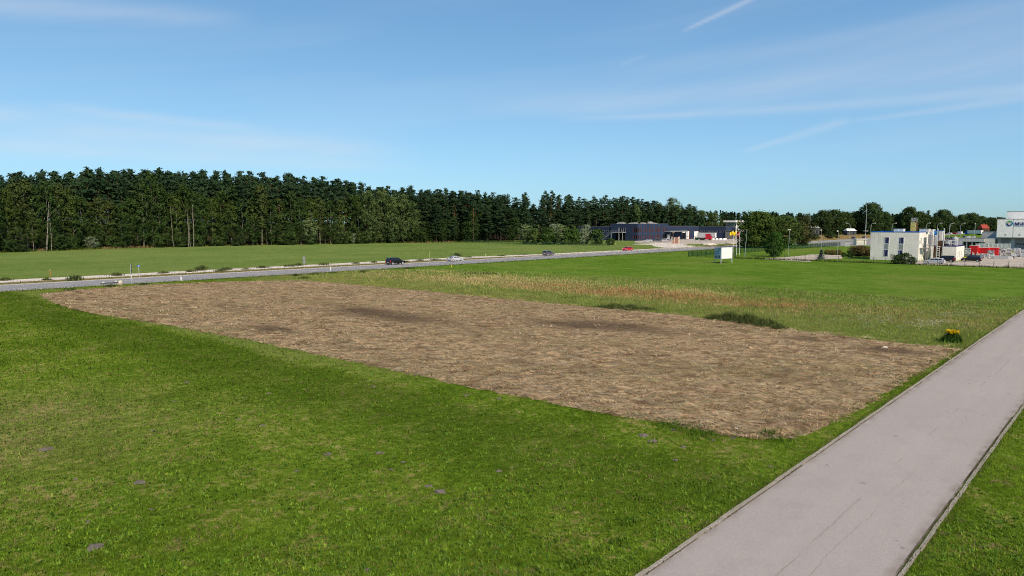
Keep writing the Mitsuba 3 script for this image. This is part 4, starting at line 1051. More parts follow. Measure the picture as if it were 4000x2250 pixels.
# broad trees far away on the right
for x, Y, top, w, l in ((3398, 640, 799, 0.9, 'huge dark round tree behind the mast'), (3345, 650, 830, 0.75, 'dark tree left beside the huge round one'), (3450, 650, 832, 0.72, 'dark tree right beside the huge round one'), (3215, 620, 826, 0.72, 'broad dark tree over the dry field, left of three'), (3258, 625, 824, 0.78, 'broad dark tree over the dry field, middle of three'), (3300, 640, 832, 0.7, 'broad dark tree over the dry field, right of three'),
                        (3552, 660, 814, 0.7, 'round dark tree behind the yellow tower'), (3520, 670, 838, 0.72, 'dark tree left behind the yellow tower'), (3590, 670, 830, 0.68, 'dark tree right behind the yellow tower'), (3680, 690, 824, 0.85, 'pointed dark broad tree behind the street lamps'), (3712, 690, 845, 0.7, 'lower green tree right of the pointed one'), (3650, 680, 850, 0.7, 'lower dark tree left of the pointed one'), (3790, 720, 836, 0.95, 'wide dark tree above the white lorry'), (3755, 720, 842, 0.7, 'brownish dark tree left of the wide one'),
                        (3830, 760, 848, 0.7, 'dark tree above the red roof'), (3870, 760, 852, 0.7, 'dark tree between the red roof and the hall'), (3905, 780, 852, 0.8, 'dark tree just left of the hall roof'), (3610, 700, 845, 0.7, 'dark tree beside the far spruce'), (3480, 690, 850, 0.6, 'low dark tree right of the huge round one')):
    place('broad_tree', OAK, 22.0, x, Y, top, l, 'tree', None, w, R_)
FS = make_spruce(1, 24, 5.0, (0.024, 0.042, 0.020))
place('spruce_tree', [FS], 24, 3622, 680, 820, 'dark pointed spruce among the far round trees', 'spruce', None, 0.8, R_)
# the far forest: one mass of crowns
rng = np.random.default_rng(41)
cs, cols, sz = [], [], []
for x0_, x1_, Y0, topa, topb, m in ((2560, 3560, 800, 826, 844, 150), (2560, 3700, 900, 822, 842, 170), (3400, 4300, 1150, 845, 850, 110), (2300, 2700, 640, 800, 818, 50), (-700, -40, 330, 690, 700, 70), (-60, 1000, 352, 715, 725, 190), (900, 2050, 436, 735, 800, 190), (1650, 2750, 520, 800, 840, 150), (-700, -40, 300, 760, 800, 60)):
    for k in range(m):
        x = rng.uniform(x0_, x1_); Y = Y0 + rng.uniform(-25, 60)
        h = zat(np.interp(x, [x0_, x1_], [topa, topb]) + rng.uniform(-4, 9), Y)
        X = xat(x, Y); n = 80 if Y > 470 else 200; R = rng.uniform(2.6, 4.6)
        q = rng.random(n) ** 0.7
        rr = R * np.sqrt(np.clip(1 - q ** 1.7, 0.02, 1)) * np.sqrt(rng.random(n)); az = rng.uniform(0, 6.28, n)
        cs.append(np.c_[X + rr * np.cos(az), Y + rr * np.sin(az), h * (0.12 + 0.88 * q)])
        t = np.array([[0.026, 0.048, 0.026], [0.034, 0.054, 0.022], [0.024, 0.044, 0.028]])[rng.integers(3)]
        cols.append(t * rng.uniform(0.65, 1.4, (n, 1))); sz.append(rng.uniform(1.3, 2.4, n) if Y > 500 else rng.uniform(0.7, 1.3, n))
v, f = leaf_tris(np.vstack(cs), np.concatenate(sz), rng, 0.4)
scene['far_forest'] = colored(v, f, np.repeat(np.vstack(cols) * LEAFK, 3, 0), 'mat_vertex')
lab('far_forest', 'far-off dark forest along the horizon', 'forest', kind='stuff')
# the fallen branch
key = thing('fallen_branch', 'pale fallen tree branch lying at the forest foot on the left', 'branch')
c = P(235, 974); mb = MB(); rr = np.random.default_rng(8)
mb.tube([c + [-4.5, 0, 0.5], c + [-2, 0, 1.1], c + [1, 0.5, 1.5], c + [5, 0.6, 2.0]], [0.12, 0.16, 0.12, 0.05], 6)
for k in range(14):
    x = rr.uniform(-3, 5); mb.tube([c + [x, 0.2, 1.1 + 0.1 * x], c + [x + rr.uniform(-1.5, 2.5), rr.uniform(-1, 1), rr.uniform(0.05, 2.2)]], [0.08, 0.02], 4)
scene[key] = mikit.ply(mb.get(), 'mat_deadwood', True)
key = thing('brush_heap', 'heap of olive brush above the fallen branch', 'brush heap')
m = 900
q = np.c_[rr.normal(1, 2.6, m), rr.normal(2, 1.0, m), np.abs(rr.normal(0, 1.2, m))]
q = q[np.abs(q[:, 2]) < 3.2 - 0.25 * np.abs(q[:, 0] - 1)]
scene[key] = crown_shape(q + c, tone(rr, len(q), (0.10, 0.10, 0.035), (0.06, 0.075, 0.02)), rr.uniform(0.3, 0.6, len(q)), rr)

# ------------------------------------------------------------------ buildings
def gbox(t0, t1, s0, s1, z0, z1):
    return MB().box(min(t0, t1), max(t0, t1), min(s0, s1), max(s0, s1), z0, z1, Mgrid())


def part(parent, name, mat, t0, t1, s0, s1, z0, z1, label=None):
    return put(name, gbox(t0, t1, s0, s1, z0, z1), mat, parent, label=label)


# the dark blue building
B = thing('office_building', 'long dark blue two-storey building with narrow rust-edged windows at the forest', 'building')
tb, sb = TS(P(2490, 941))
Yb = P(2490, 941)[1]
tl, tm = t_at(2255, sb), t_at(2385, sb)
H1, H2 = zat(875, Yb), zat(886, Yb + 14)
s2 = s_at(2610, tb)
s3 = s_at(2733, tb)
t3 = t_at(2835, s3)
s4 = s_at(2870, t3)
part(B, 'wall', 'mat_navy', tm, tb, sb, s2, 0, H1, 'taller dark blue corner block')
part(B, 'wall', 'mat_navy', tl, tm - 0.003, sb + 0.5, s2, 0, H2, 'lower dark blue wing on the left')
H3 = 8.2
part(B, 'wall', 'mat_navy', tb - 30, tb - 0.6, s2 + 0.003, s3 - 0.003, 0, H3, 'lower dark blue middle block')
part(B, 'wall', 'mat_navy', tb - 30, t3, s3, s4, 0, 7.9, 'dark blue hall at the far right end')
for a in ((tm - 0.06, tb + 0.06, sb - 0.06, s2 + 0.06, H1), (tl - 0.06, tm - 0.065, sb + 0.44, s2, H2), (tb - 30, tb - 0.54, s2 + 0.065, s3 - 0.065, H3), (tb - 30.06, t3 + 0.06, s3 - 0.06, s4 + 0.06, 7.9)):
    part(B, 'coping', 'mat_darkgrey', a[0], a[1], a[2], a[3], a[4] + 0.002, a[4] + 0.20)
def slit_v(s, z0, z1, w=0.75, tf=None):
    tf = tb if tf is None else tf
    k = part(B, 'window', 'mat_rust', tf - 0.02, tf + 0.10, s - w / 2 - 0.16, s - w / 2, z0, z1)
    put('pane', gbox(tf - 0.02, tf + 0.02, s - w / 2, s + w / 2, z0 + 0.02, z1), 'mat_glass', k)
for row, (z0, z1) in enumerate(((5.0, 7.6), (1.0, 3.3))):
    for x in (2501, 2507, 2520, 2526.5, 2538, 2543.5, 2549, 2562, 2567.5, 2573, 2578, 2591, 2597, 2602):
        if not (row and x > 2585):
            slit_v(s_at(x, tb), z0, z1)
    k = part(B, 'window', 'mat_glass', tb - 2.6, tb + 0.03, sb - 0.03, sb + 1.6, z0, z1, 'dark corner window')
    for q in (0.06, 1.3, 2.5):
        put('mullion', gbox(tb - q - 0.10, tb - q, sb - 0.10, sb - 0.035, z0, z1), 'mat_rust', k)
part(B, 'porch', 'mat_black', tb - 0.02, tb + 0.03, s_at(2590, tb), s_at(2604, tb), 0, 3.6)
part(B, 'panel', 'mat_white', tb + 0.031, tb + 1.5, s_at(2605.5, tb), s_at(2606.5, tb), 0.2, 3.3)
# fire stair terrace on the left face
ta, tc = t_at(2399, sb), t_at(2445, sb)
z5 = zat(909, Yb - 3)
k = part(B, 'balcony', 'mat_steel', ta, tc, sb - 3.4, sb - 0.02, z5 - 0.25, z5)
for q in (ta + 0.15, (ta + tc) / 2 + 1.4, tc - 0.15):
    put('post', gbox(q - 0.13, q + 0.13, sb - 3.35, sb - 3.10, 0, z5 - 0.252), 'mat_steel', k)
for q in np.linspace(ta + 0.05, tc - 0.05, 9):
    put('baluster', gbox(q - 0.03, q + 0.03, sb - 3.38, sb - 3.32, z5 + 0.002, z5 + 1.0), 'mat_steel', k)
put('handrail', gbox(ta, tc, sb - 3.39, sb - 3.31, z5 + 1.002, z5 + 1.07), 'mat_steel', k)
n = 12
for i in range(n):
    a0 = ta - 0.05 - (i + 1) * 0.55
    put('step', gbox(a0, a0 + 0.55, sb - 3.3, sb - 2.0, z5 * (1 - (i + 1) / (n + 1)) - 0.12, z5 * (1 - (i + 1) / (n + 1))), 'mat_steel', k)
mb = MB()
for dz in (0.25, 1.15):
    a, b = W(ta, sb - 3.3), W(ta - n * 0.55, sb - 3.3)
    mb.tube([[*a, z5 + dz - 0.25], [*b, 0.35 + dz - 0.25]], 0.06, 5)
put('stair_rail', mb, 'mat_steel', k)
k = part(B, 'doorway', 'mat_black', ta + 1.0, tc - 0.4, sb - 0.03, sb + 0.2, 0.1, z5 - 0.3)
k = part(B, 'window', 'mat_glass', t_at(2416, sb), t_at(2443, sb), sb - 0.03, sb + 0.1, z5 + 0.05, zat(890, Yb), 'tall window bay above the balcony')
for x in (2416, 2421, 2428, 2435, 2442):
    q = t_at(x, sb)
    put('mullion', gbox(q - 0.07, q + 0.07, sb - 0.12, sb - 0.032, z5 + 0.05, zat(890, Yb)), 'mat_lightgrey', k)
for x in (2357, 2374.5):
    q = t_at(x, sb + 0.5)
    k = part(B, 'window', 'mat_grey', q - 0.85, q + 0.85, sb + 0.46, sb + 0.7, zat(909, Yb), zat(900, Yb))
    put('pane', gbox(q - 0.65, q + 0.70, sb + 0.44, sb + 0.458, zat(908, Yb), zat(901, Yb)), 'mat_glass', k)
for x, z in ((2420, 0.8), (2432, 0.9), (2465, 0.7), (2480, 0.9), (2512, 0.8), (2540, 1.4), (2556, 0.6)):       # roof plant
    Yq = Yb + 22
    p = np.array([xat(x, Yq), Yq])
    m = trimesh.creation.icosphere(1, 1.0)
    put('roof_unit', (np.array(m.vertices) * [2.2, 1.6, 1.0] * [1, 1, z] + [p[0], p[1], H1 + 0.1], m.faces), 'mat_grey', B)
# loading dock in the middle block
tq = tb - 0.6
d0, d1 = s_at(2612, tb + 3), s_at(2681, tb + 3)
k = part(B, 'dock_canopy', 'mat_grey', tq, tb + 4.0, d0, d1, 5.0, 5.45)
for q in (d0 + 0.3, d0 + 4.0, d1 - 0.4):
    put('post', gbox(tb + 3.6, tb + 3.9, q - 0.2, q + 0.2, 0, 4.998), 'mat_darkgrey', k)
for x in (2630, 2671):
    q = s_at(x, tq)
    kk = part(B, 'dock_door', 'mat_black', tq - 0.1, tq + 0.03, q - 1.8, q + 1.8, 0.6, 4.0)
    put('shutter', gbox(tq - 0.1, tq + 0.08, q - 1.7, q + 1.7, 4.002, 4.8), 'mat_offwhite', kk)
for x, w, z0, z1 in ((2686, 1.9, 0.2, 5.1), (2719.5, 2.8, 0.2, 4.9)):
    q = s_at(x, tq)
    kk = part(B, 'gate', 'mat_white', tq - 0.1, tq + 0.05, q - w, q + w, z0, z1)
    put('jamb', gbox(tq - 0.1, tq + 0.25, q + w + 0.002, q + w + 0.5, z0, z1 + 0.3), 'mat_rust', kk)
    put('slot', gbox(tq + 0.052, tq + 0.07, q - w * 0.9, q + w * 0.9, 1.5, 1.9), 'mat_darkgrey', kk)
for x in (2740, 2756.5, 2773, 2789, 2805, 2820):
    q = t_at(x, s3)
    kk = part(B, 'window', 'mat_grey', q - 0.75, q + 0.9, s3 - 0.06, s3 + 0.2, zat(907, Yb + 60), zat(900.5, Yb + 60))
    put('pane', gbox(q - 0.45, q + 0.85, s3 - 0.08, s3 - 0.062, zat(906.8, Yb + 60), zat(900.8, Yb + 60)), 'mat_glass', kk)
for x in (2844.5, 2860):
    q = s_at(x, t3)
    kk = part(B, 'hall_door', 'mat_darkgrey', t3 - 0.1, t3 + 0.04, q - 4.2, q + 4.2, 0.05, 5.6)
    put('light', gbox(t3 + 0.042, t3 + 0.06, q - 3.2, q + 3.2, 4.6, 5.3), 'mat_glass', kk)

# the glass villa behind it
V = thing('villa', 'white flat-roofed modern building with a large glass front between the trees', 'building')
Yv = 585.0
tv, sv = TS((xat(2874, Yv), Yv))
tvl = t_at(2835, sv); svr = s_at(2912, tv)
zr = zat(861, Yv)
part(V, 'wall', 'mat_white', tvl, tv, sv, svr + 4, 0, zr - 1.4)
part(V, 'roof', 'mat_white', tvl - 1.6, tv + 0.6, sv - 1.8, svr + 5, zr - 1.398, zr)
q0, q1 = tvl + 0.4, tv - 0.3
k = part(V, 'window', 'mat_paleglass', q0, q1, sv - 0.08, sv + 0.1, 1.5, zr - 1.6)
for i in range(5):
    q = q0 + (q1 - q0) * i / 4
    put('mullion', gbox(q - 0.10, q + 0.10, sv - 0.16, sv - 0.082, 1.5, zr - 1.6), 'mat_darkgrey', k)
put('transom', gbox(q0, q1, sv - 0.20, sv - 0.162, 7.0, 7.3), 'mat_darkgrey', k)
for x in (2881, 2886, 2890.5):
    part(V, 'slot_window', 'mat_glass', tv - 0.1, tv + 0.06, s_at(x - 1, tv), s_at(x + 1, tv), 1.0, zr - 1.6)

# the cream building with the blue coping
C = thing('cream_building', 'cream rendered two-storey building with blue roof edge behind the wire fence', 'building')
pc = P(3586, 1019.5)
t1, s1 = TS(pc)
Yc = pc[1]
t1l = t_at(3403, s1)
s1b = s_at(3632, t1)
HC = zat(905.2, Yc)
part(C, 'wall', 'mat_render', t1l, t1, s1, s1b, 0, HC - 0.22)
for a in ((t1l - 0.05, t1 + 0.05, s1 - 0.05, s1 + 0.25), (t1l - 0.05, t1 + 0.05, s1b - 0.25, s1b + 0.05), (t1l - 0.05, t1l + 0.25, s1 + 0.252, s1b - 0.252), (t1 - 0.25, t1 + 0.05, s1 + 0.252, s1b - 0.252)):
    part(C, 'parapet', 'mat_blue', a[0], a[1], a[2], a[3], HC - 0.218, HC + 0.02)
part(C, 'roof', 'mat_skyblue', t1l + 0.252, t1 - 0.252, s1 + 0.252, s1b - 0.252, HC - 0.215, HC - 0.12)
def window_front(x0, x1, y0, y1, sill=True):
    a, b = t_at(x0, s1), t_at(x1, s1)
    k = part(C, 'window', 'mat_white', a - 0.16, b + 0.16, s1 - 0.05, s1 + 0.05, zat(y1, Yc) - 0.10, zat(y0, Yc) + 0.05)
    put('pane', gbox(a, b, s1 - 0.07, s1 - 0.052, zat(y1, Yc), zat(y0, Yc)), 'mat_blueglass', k)
    put('mullion', gbox(a + 0.30, a + 0.36, s1 - 0.10, s1 - 0.072, zat(y1, Yc), zat(y0, Yc)), 'mat_lightgrey', k)
    h = zat(y0, Yc) - zat(y1, Yc)
    put('transom', gbox(a + 0.002, b - 0.002, s1 - 0.094, s1 - 0.0725, zat(y0, Yc) - 0.42, zat(y0, Yc) - 0.36), 'mat_logo_navy', k)
for x0, x1 in ((3457.5, 3474.3), (3514.5, 3531.8)):
    window_front(x0, x1, 928.3, 953.5)
    window_front(x0 - 1.5, x1 - 1.8, 979, 1005)
    a, b = t_at(x0 - 1, s1), t_at(x1 - 1, s1)
    part(C, 'spandrel', 'mat_grey', a, b, s1 - 0.03, s1 + 0.05, zat(978, Yc) + 0.06, zat(954.5, Yc) - 0.12)
    for q in (a - 0.14, b + 0.02):
        part(C, 'trim', 'mat_white', q, q + 0.12, s1 - 0.045, s1 + 0.05, zat(978, Yc) + 0.06, zat(954.5, Yc) - 0.12)
part(C, 'wall_lamp', 'mat_grey', t1l - 0.35, t1l - 0.002, s1 + 0.2, s1 + 0.6, zat(974, Yc), zat(972, Yc))
for x, y0, y1 in ((3591.5, 939, 956), (3600, 928, 955), (3611, 927.5, 985), (3619.5, 927, 985)):
    q = max(s_at(x, t1), s1 + 0.8)
    k = part(C, 'slot_window', 'mat_lightgrey', t1 - 0.05, t1 + 0.04, q - 0.42, q + 0.42, zat(y1, Yc), zat(y0, Yc))
    put('pane', gbox(t1 + 0.041, t1 + 0.05, q - 0.20, q + 0.36, zat(y1, Yc) + 0.1, zat(y0, Yc) - 0.1), 'mat_paleglass', k)
# outside stair on the right face
zl = zat(969, Yc)
k = part(C, 'stair', 'mat_grey', t1 + 0.06, t1 + 1.7, s1 + 1.0, s1 + 3.6, zl - 0.18, zl)
for q in np.linspace(s1 + 1.05, s1 + 3.5, 6):
    put('baluster', gbox(t1 + 1.62, t1 + 1.68, q - 0.03, q + 0.03, zl + 0.002, zl + 1.05), 'mat_offwhite', k)
put('handrail', gbox(t1 + 1.60, t1 + 1.70, s1 + 1.0, s1 + 3.6, zl + 1.052, zl + 1.12), 'mat_offwhite', k)
for i in range(14):
    q = s1 + 3.62 + i * 0.30
    put('step', gbox(t1 + 0.2, t1 + 1.6, q, q + 0.29, zl * (1 - (i + 1) / 15) - 0.06, zl * (1 - (i + 1) / 15)), 'mat_steel', k)
mb = MB()
for tt_ in (t1 + 0.15, t1 + 1.66):
    for dz in (-0.1, 0.95):
        mb.tube([[*W(tt_, s1 + 3.6), zl + dz], [*W(tt_, s1 + 7.9), 0.15 + dz + 0.1]], 0.07, 5)
put('stringer', mb, 'mat_darkgrey', k)
for q in (s1 + 1.15, s1 + 3.45):
    put('post', gbox(t1 + 1.5, t1 + 1.66, q - 0.08, q + 0.08, 0, zl - 0.182), 'mat_grey', k)

# white roof boxes, yellow tower
def roofbox(x0, x1, y0, Y, label):
    a, s_ = TS((xat(x0, Y), Y)); b = t_at(x1, s_)
    k = thing('roof_unit', label, 'roof unit')
    zt = zat(y0, Y)
    put('housing', gbox(a, b, s_, s_ + 2.2, HC - 0.118, zt), 'mat_offwhite', k)
    m = (a + b) / 2
    put('seam', gbox(m - 0.06, m + 0.06, s_ - 0.03, s_ - 0.002, HC - 0.1, zt), 'mat_white', k)
    put('cap', gbox(a - 0.06, b + 0.06, s_ - 0.06, s_ + 2.26, zt + 0.002, zt + 0.06), 'mat_grey', k)
roofbox(3491, 3528, 894, Yc + 8, 'white box unit in the middle of the cream building roof')
roofbox(3591, 3628, 894.5, Yc + 6.5, 'white box unit at the right end of the cream building roof')
YT = thing('yellow_tower', 'yellow boxed tower with an open steel frame on top behind the blue roof edge', 'tower')
Yt = Yc + 17
a, s_ = TS((xat(3556.5, Yt), Yt)); b = t_at(3577.5, s_)
z0, z1, z2 = zat(900, Yt), zat(869, Yt), zat(851, Yt)
put('body', gbox(a, b, s_, s_ + 1.4, 0, z1), 'mat_paleyellow', YT)
for i in range(6):
    z = z1 - 0.35 - i * 0.42
    put('rib', gbox(a + 0.25, b - 0.3, s_ - 0.03, s_ - 0.002, z, z + 0.05), 'mat_brown', YT)
put('side_panel', gbox(b + 0.002, b + 0.08, s_, s_ + 1.4, 0, z1), 'mat_brown', YT)
for q in (a, (a + b) / 2 - 0.04, b - 0.08):
    for y in (s_, s_ + 1.32):
        put('frame_post', gbox(q, q + 0.09, y, y + 0.08, z1 + 0.002, z2), 'mat_steel', YT)
for z in (z1 + 0.5, z2 - 0.09):
    put('frame_rail', gbox(a - 0.01, b + 0.01, s_ - 0.02, s_ - 0.002, z, z + 0.09), 'mat_steel', YT)
mb = MB(); mb.tube([[*W(a + 0.1, s_ + 0.04), z2 - 0.1], [*W((a + b) / 2, s_ + 0.04), z1 + 0.5]], 0.05, 5).tube([[*W((a + b) / 2, s_ + 0.04), z2 - 0.1], [*W(b - 0.1, s_ + 0.04), z1 + 0.5]], 0.05, 5)
put('frame_brace', mb, 'mat_steel', YT)

# the low annex in front right with pipes, ladders and plant
A = thing('annex_building', 'low cream flat-roofed annex with ladders and pipes beside the cream building', 'building')
pa = P(3733, 1020)
t2, s2a = TS(pa); Ya = pa[1]
t2l = t_at(3621, s2a)
t2l = max(t2l, t1 + 1.75)
HA = zat(961.5, Ya)
s2b = s2a + 11
ra, rb = t_at(3650, s2a), t_at(3684, s2a)
part(A, 'wall', 'mat_render', t2l, ra, s2a, s2b, 0, HA - 0.15, 'left part of the cream annex wall')
part(A, 'wall', 'mat_render', rb, t2, s2a, s2b, 0, HA - 0.15, 'right part of the cream annex wall')
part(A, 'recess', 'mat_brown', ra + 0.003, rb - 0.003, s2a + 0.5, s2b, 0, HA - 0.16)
for q0, q1 in ((t2l - 0.02, ra), (rb, t2 + 0.05)):
    part(A, 'coping', 'mat_logo_navy', q0, q1, s2a - 0.05, s2b + 0.05, HA - 0.148, HA)
for k_ in range(3):
    q = s2a + 2.0 + 2.2 * k_
    part(A, 'slot_window', 'mat_lightgrey', t2 - 0.05, t2 + 0.03, q, q + 0.8, 0.9, 2.6)
def ladder(x0, x1, yt, yb, label, n):
    k = thing('ladder', label, 'ladder')
    a, b = t_at(x0, s2a - 0.3), t_at(x1, s2a - 0.3)
    zt, zb = zat(yt, Ya), zat(yb, Ya)
    put('rail', gbox(a - 0.04, a + 0.04, s2a - 0.34, s2a - 0.26, 0, zt), 'mat_white', k)
    put('rail', gbox(b - 0.04, b + 0.04, s2a - 0.34, s2a - 0.26, 0, zt), 'mat_white', k)
    for i in range(n):
        z = 0.3 + (zt - 0.4) * i / (n - 1)
        put('rung', gbox(a + 0.042, b - 0.042, s2a - 0.33, s2a - 0.27, z - 0.07, z + 0.07), 'mat_white', k)
ladder(3641.5, 3648.5, 961.5, 1009, 'white ladder on the annex wall, left of the two', 12)
ladder(3664, 3675, 962, 1006, 'wider white ladder on the annex wall, right of the two', 7)
for x, yt, l in ((3663, 895.5, 'tall grey steel pipe standing on the annex, left of two'), (3688, 895, 'tall grey steel pipe standing on the annex, right of two')):
    k = thing('steel_pipe', l, 'pipe')
    X, Yp = W(t_at(x, s2a + 0.1), s2a + 0.1); zt = zat(yt, Yp)
    put('pipe', MB().tube([[X, Yp, 0], [X, Yp, zt]], 0.16, 10), 'mat_galv', k, smooth=40)
    put('cap', MB().tube([[X, Yp, zt + 0.002], [X, Yp, zt + 0.22]], [0.22, 0.05], 10), 'mat_galv', k)
Yk = Ya + 9
def plant(name, cat, label, x0, x1, y0, y1, Y, mat, depth=2.0, extra=None):
    a, s_ = TS((xat(x0, Y), Y)); b = t_at(x1, s_)
    k = thing(name, label, cat)
    z0, z1 = max(zat(y1, Y), 0), zat(y0, Y)
    put('body', gbox(a, b, s_, s_ + depth, z0, z1), mat, k)
    put('cap', gbox(a - 0.05, b + 0.05, s_ - 0.05, s_ + depth + 0.05, z1 + 0.002, z1 + 0.12), extra or 'mat_lightgrey', k)
    return k
plant('stair_tower', 'building', 'narrow cream stair tower behind the outside stair of the cream building', 3633, 3644, 897, 1020, Yc + 14, 'mat_render', 3.0, 'mat_lightgrey')
plant('stair_tower', 'building', 'small blue-edged cream tower between the two steel pipes', 3668, 3683, 902, 1015, Yk + 5, 'mat_render', 3.0, 'mat_blue')
plant('blue_block', 'building', 'bright blue rooftop block left of the small cream tower', 3648, 3666, 902, 1015, Yk + 6.5, 'mat_skyblue', 2.0, 'mat_blue')
plant('ventilation_unit', 'roof unit', 'grey boxy ventilation unit on the annex beside the cream building', 3627, 3639, 917, 962, Yk - 5, 'mat_grey', 2.0, 'mat_galv')
plant('dark_shed', 'building', 'brown block coloured as a dark opening on the annex roof between the pipes', 3663, 3694, 940, 965, Yk - 1, 'mat_brown', 2.5, 'mat_lightgrey')  # solid block; the shade inside an opening is put into its brown colour
plant('filter_unit', 'roof unit', 'grey-green filter box on the annex roof right of the pipes', 3696, 3707, 939, 962, Yk - 4, 'mat_galv', 1.2, 'mat_grey')
k = thing('silo', 'short grey round tank on the annex roof between ventilation unit and pipes', 'tank')
X = xat(3656, Yk - 2); put('tank', MB().tube([[X, Yk - 2, HA - 0.1], [X, Yk - 2, zat(922, Yk - 2)]], 0.40, 12), 'mat_galv', k, smooth=40)
put('cone', MB().tube([[X, Yk - 2, zat(922, Yk - 2) + 0.002], [X, Yk - 2, zat(918, Yk - 2)]], [0.40, 0.1], 12), 'mat_lightgrey', k)
k = thing('pipework', 'pale grey pipework bending over the right part of the annex roof', 'pipes')
Yq = Ya + 3
q = lambda x, y: [xat(x, Yq), Yq, zat(y, Yq)]
for i, pts in enumerate(([q(3707, 940), q(3739, 940), q(3739, 955)], [q(3707, 951), q(3729, 951), q(3731, 956), q(3738, 957)], [q(3719, 940), q(3719, 960)], [q(3710, 957), q(3713, 954), q(3714, 960)])):
    put('pipe', MB().tube(pts, 0.09, 6), 'mat_lightgrey', k)
put('grating', MB().box(q(3708, 957)[0], q(3738, 957)[0], Yq + 1.0, Yq + 3, HA + 0.002, HA + 0.5), 'mat_darkgrey', k)
k = thing('roof_funnel', 'shiny metal funnel cap above the annex roof pipes', 'roof unit')
X = xat(3733, Yq + 3); put('cone', MB().tube([[X, Yq + 3, HA], [X, Yq + 3, zat(932, Yq + 3)], [X, Yq + 3, zat(922, Yq + 3)]], [0.75, 0.7, 0.15], 12), 'mat_steel', k)

# the big white hall with the logo
Hh = thing('white_hall', 'large white panelled hall with a round three-colour emblem and MULT lettering', 'building')
sM = TS(P(3894, 975))[1]
tM = t_at(3894, sM); pM = W(tM, sM); Ym = pM[1]
zb, zt = zat(926, Ym), zat(857.3, Ym)
tR = tM + 75
pw = 9.0
i = 0
q = tM
while q < tR:
    part(Hh, 'wall_panel', 'mat_white', q + 0.02 * (i > 0), q + pw, sM, sM + 8, zb, zt); q += pw; i += 1
part(Hh, 'eaves', 'mat_grey', tM - 0.05, tR + 0.05, sM - 0.05, sM + 8, zt + 0.002, zt + 0.22)
part(Hh, 'soffit', 'mat_grey', tM - 0.03, tR, sM - 0.03, sM + 8, zb - 0.25, zb - 0.002)
part(Hh, 'wall', 'mat_lightgrey', tM, tR, sM + 8.01, sM + 60, 0, zt - 0.3, 'grey main body of the hall')
part(Hh, 'wall', 'mat_lightgrey', tM + 0.05, tR, sM + 3.0, sM + 8, 0, zb - 0.252, 'light grey lower wall behind the doors')
Yu = Ym + 30
tu = t_at(3929, sM + 30)
part(Hh, 'wall', 'mat_white', tu, tR, sM + 30, sM + 58, zt - 0.29, zat(828.5, Yu), 'raised white upper storey')
part(Hh, 'eaves', 'mat_grey', tu - 0.06, tR, sM + 29.94, sM + 58, zat(828.5, Yu) + 0.002, zat(828.5, Yu) + 0.25)
for x0, x1 in ((3913, 3949.5), (3967, 4012)):
    a, b = t_at(x0, sM + 3), t_at(x1, sM + 3)
    k = part(Hh, 'gate', 'mat_grey', a, b, sM + 2.90, sM + 3.02, 0.02, 4.4)
    for z in (0.9, 1.8, 2.7, 3.6):
        put('seam', gbox(a, b, sM + 2.885, sM + 2.898, z, z + 0.05), 'mat_darkgrey', k)
    for j in range(3):
        c_ = a + (b - a) * (0.25 + 0.25 * j)
        put('pane', gbox(c_ - 0.36, c_ + 0.36, sM + 2.88, sM + 2.898, 2.0, 2.45), 'mat_glass', k)
for x in (3931, 3986):
    q = t_at(x, sM); part(Hh, 'floodlight', 'mat_offwhite', q - 0.3, q + 0.3, sM - 0.15, sM - 0.002, zb + 0.9, zb + 1.4)
part(Hh, 'downpipe', 'mat_grey', t_at(3958, sM) - 0.04, t_at(3958, sM) + 0.04, sM - 0.06, sM - 0.002, zb, zt)
# emblem of three bent bands, and the lettering
ec, er = t_at(3942.5, sM), (t_at(3955.5, sM) - t_at(3929.5, sM)) / 2
ez = zat(872.4, Ym)
FRONT = lambda t, z: Mgrid(t, sM - 0.15) @ np.array([[1, 0, 0, 0], [0, 0, -1, 0], [0, 1, 0, z], [0, 0, 0, 1.0]])   # local xy upright, facing the camera's side
def band(a0, a1, r0, r1, tail):
    a = np.radians(np.linspace(a0, a1, 14))
    w = np.linspace(0.15, 1, 14)
    o = [(r1 * math.cos(x), r1 * math.sin(x)) for x in a]
    n_ = [((r1 - (r1 - r0) * k) * math.cos(x), (r1 - (r1 - r0) * k) * math.sin(x)) for x, k in zip(a, w)]
    return o + n_[::-1]
E = put('emblem', MB().plate([(er * 1.02 * math.cos(a), er * 1.02 * math.sin(a)) for a in np.linspace(0, 6.28, 28)[:-1]], -0.13, -0.10), 'mat_offwhite', Hh, FRONT(ec, ez), label='round emblem of green, blue and navy bands')
for mat, a0, a1 in (('mat_logo_green', 178, 52), ('mat_logo_blue', 70, -62), ('mat_logo_navy', -48, -178)):
    put('band', MB().plate(band(a0, a1, er * 0.40, er, 0), -0.095, 0.0), mat, E, FRONT(ec, ez))
zl0, hl = zat(879.8, Ym), zat(868.2, Ym) - zat(879.8, Ym)
x_ = t_at(3963.5, sM)
for ch in 'MULT':
    m = meshkit.text_mesh(ch, hl, 0.10, bold=True)
    v = np.array(m.vertices); v[:, 0] -= v[:, 0].min()
    wd = v[:, 0].max()
    M = FRONT(x_, zl0)
    put('letter', (v @ M[:3, :3].T + M[:3, 3], np.array(m.faces)), 'mat_logo_navy', Hh)
    x_ += wd + hl * 0.20
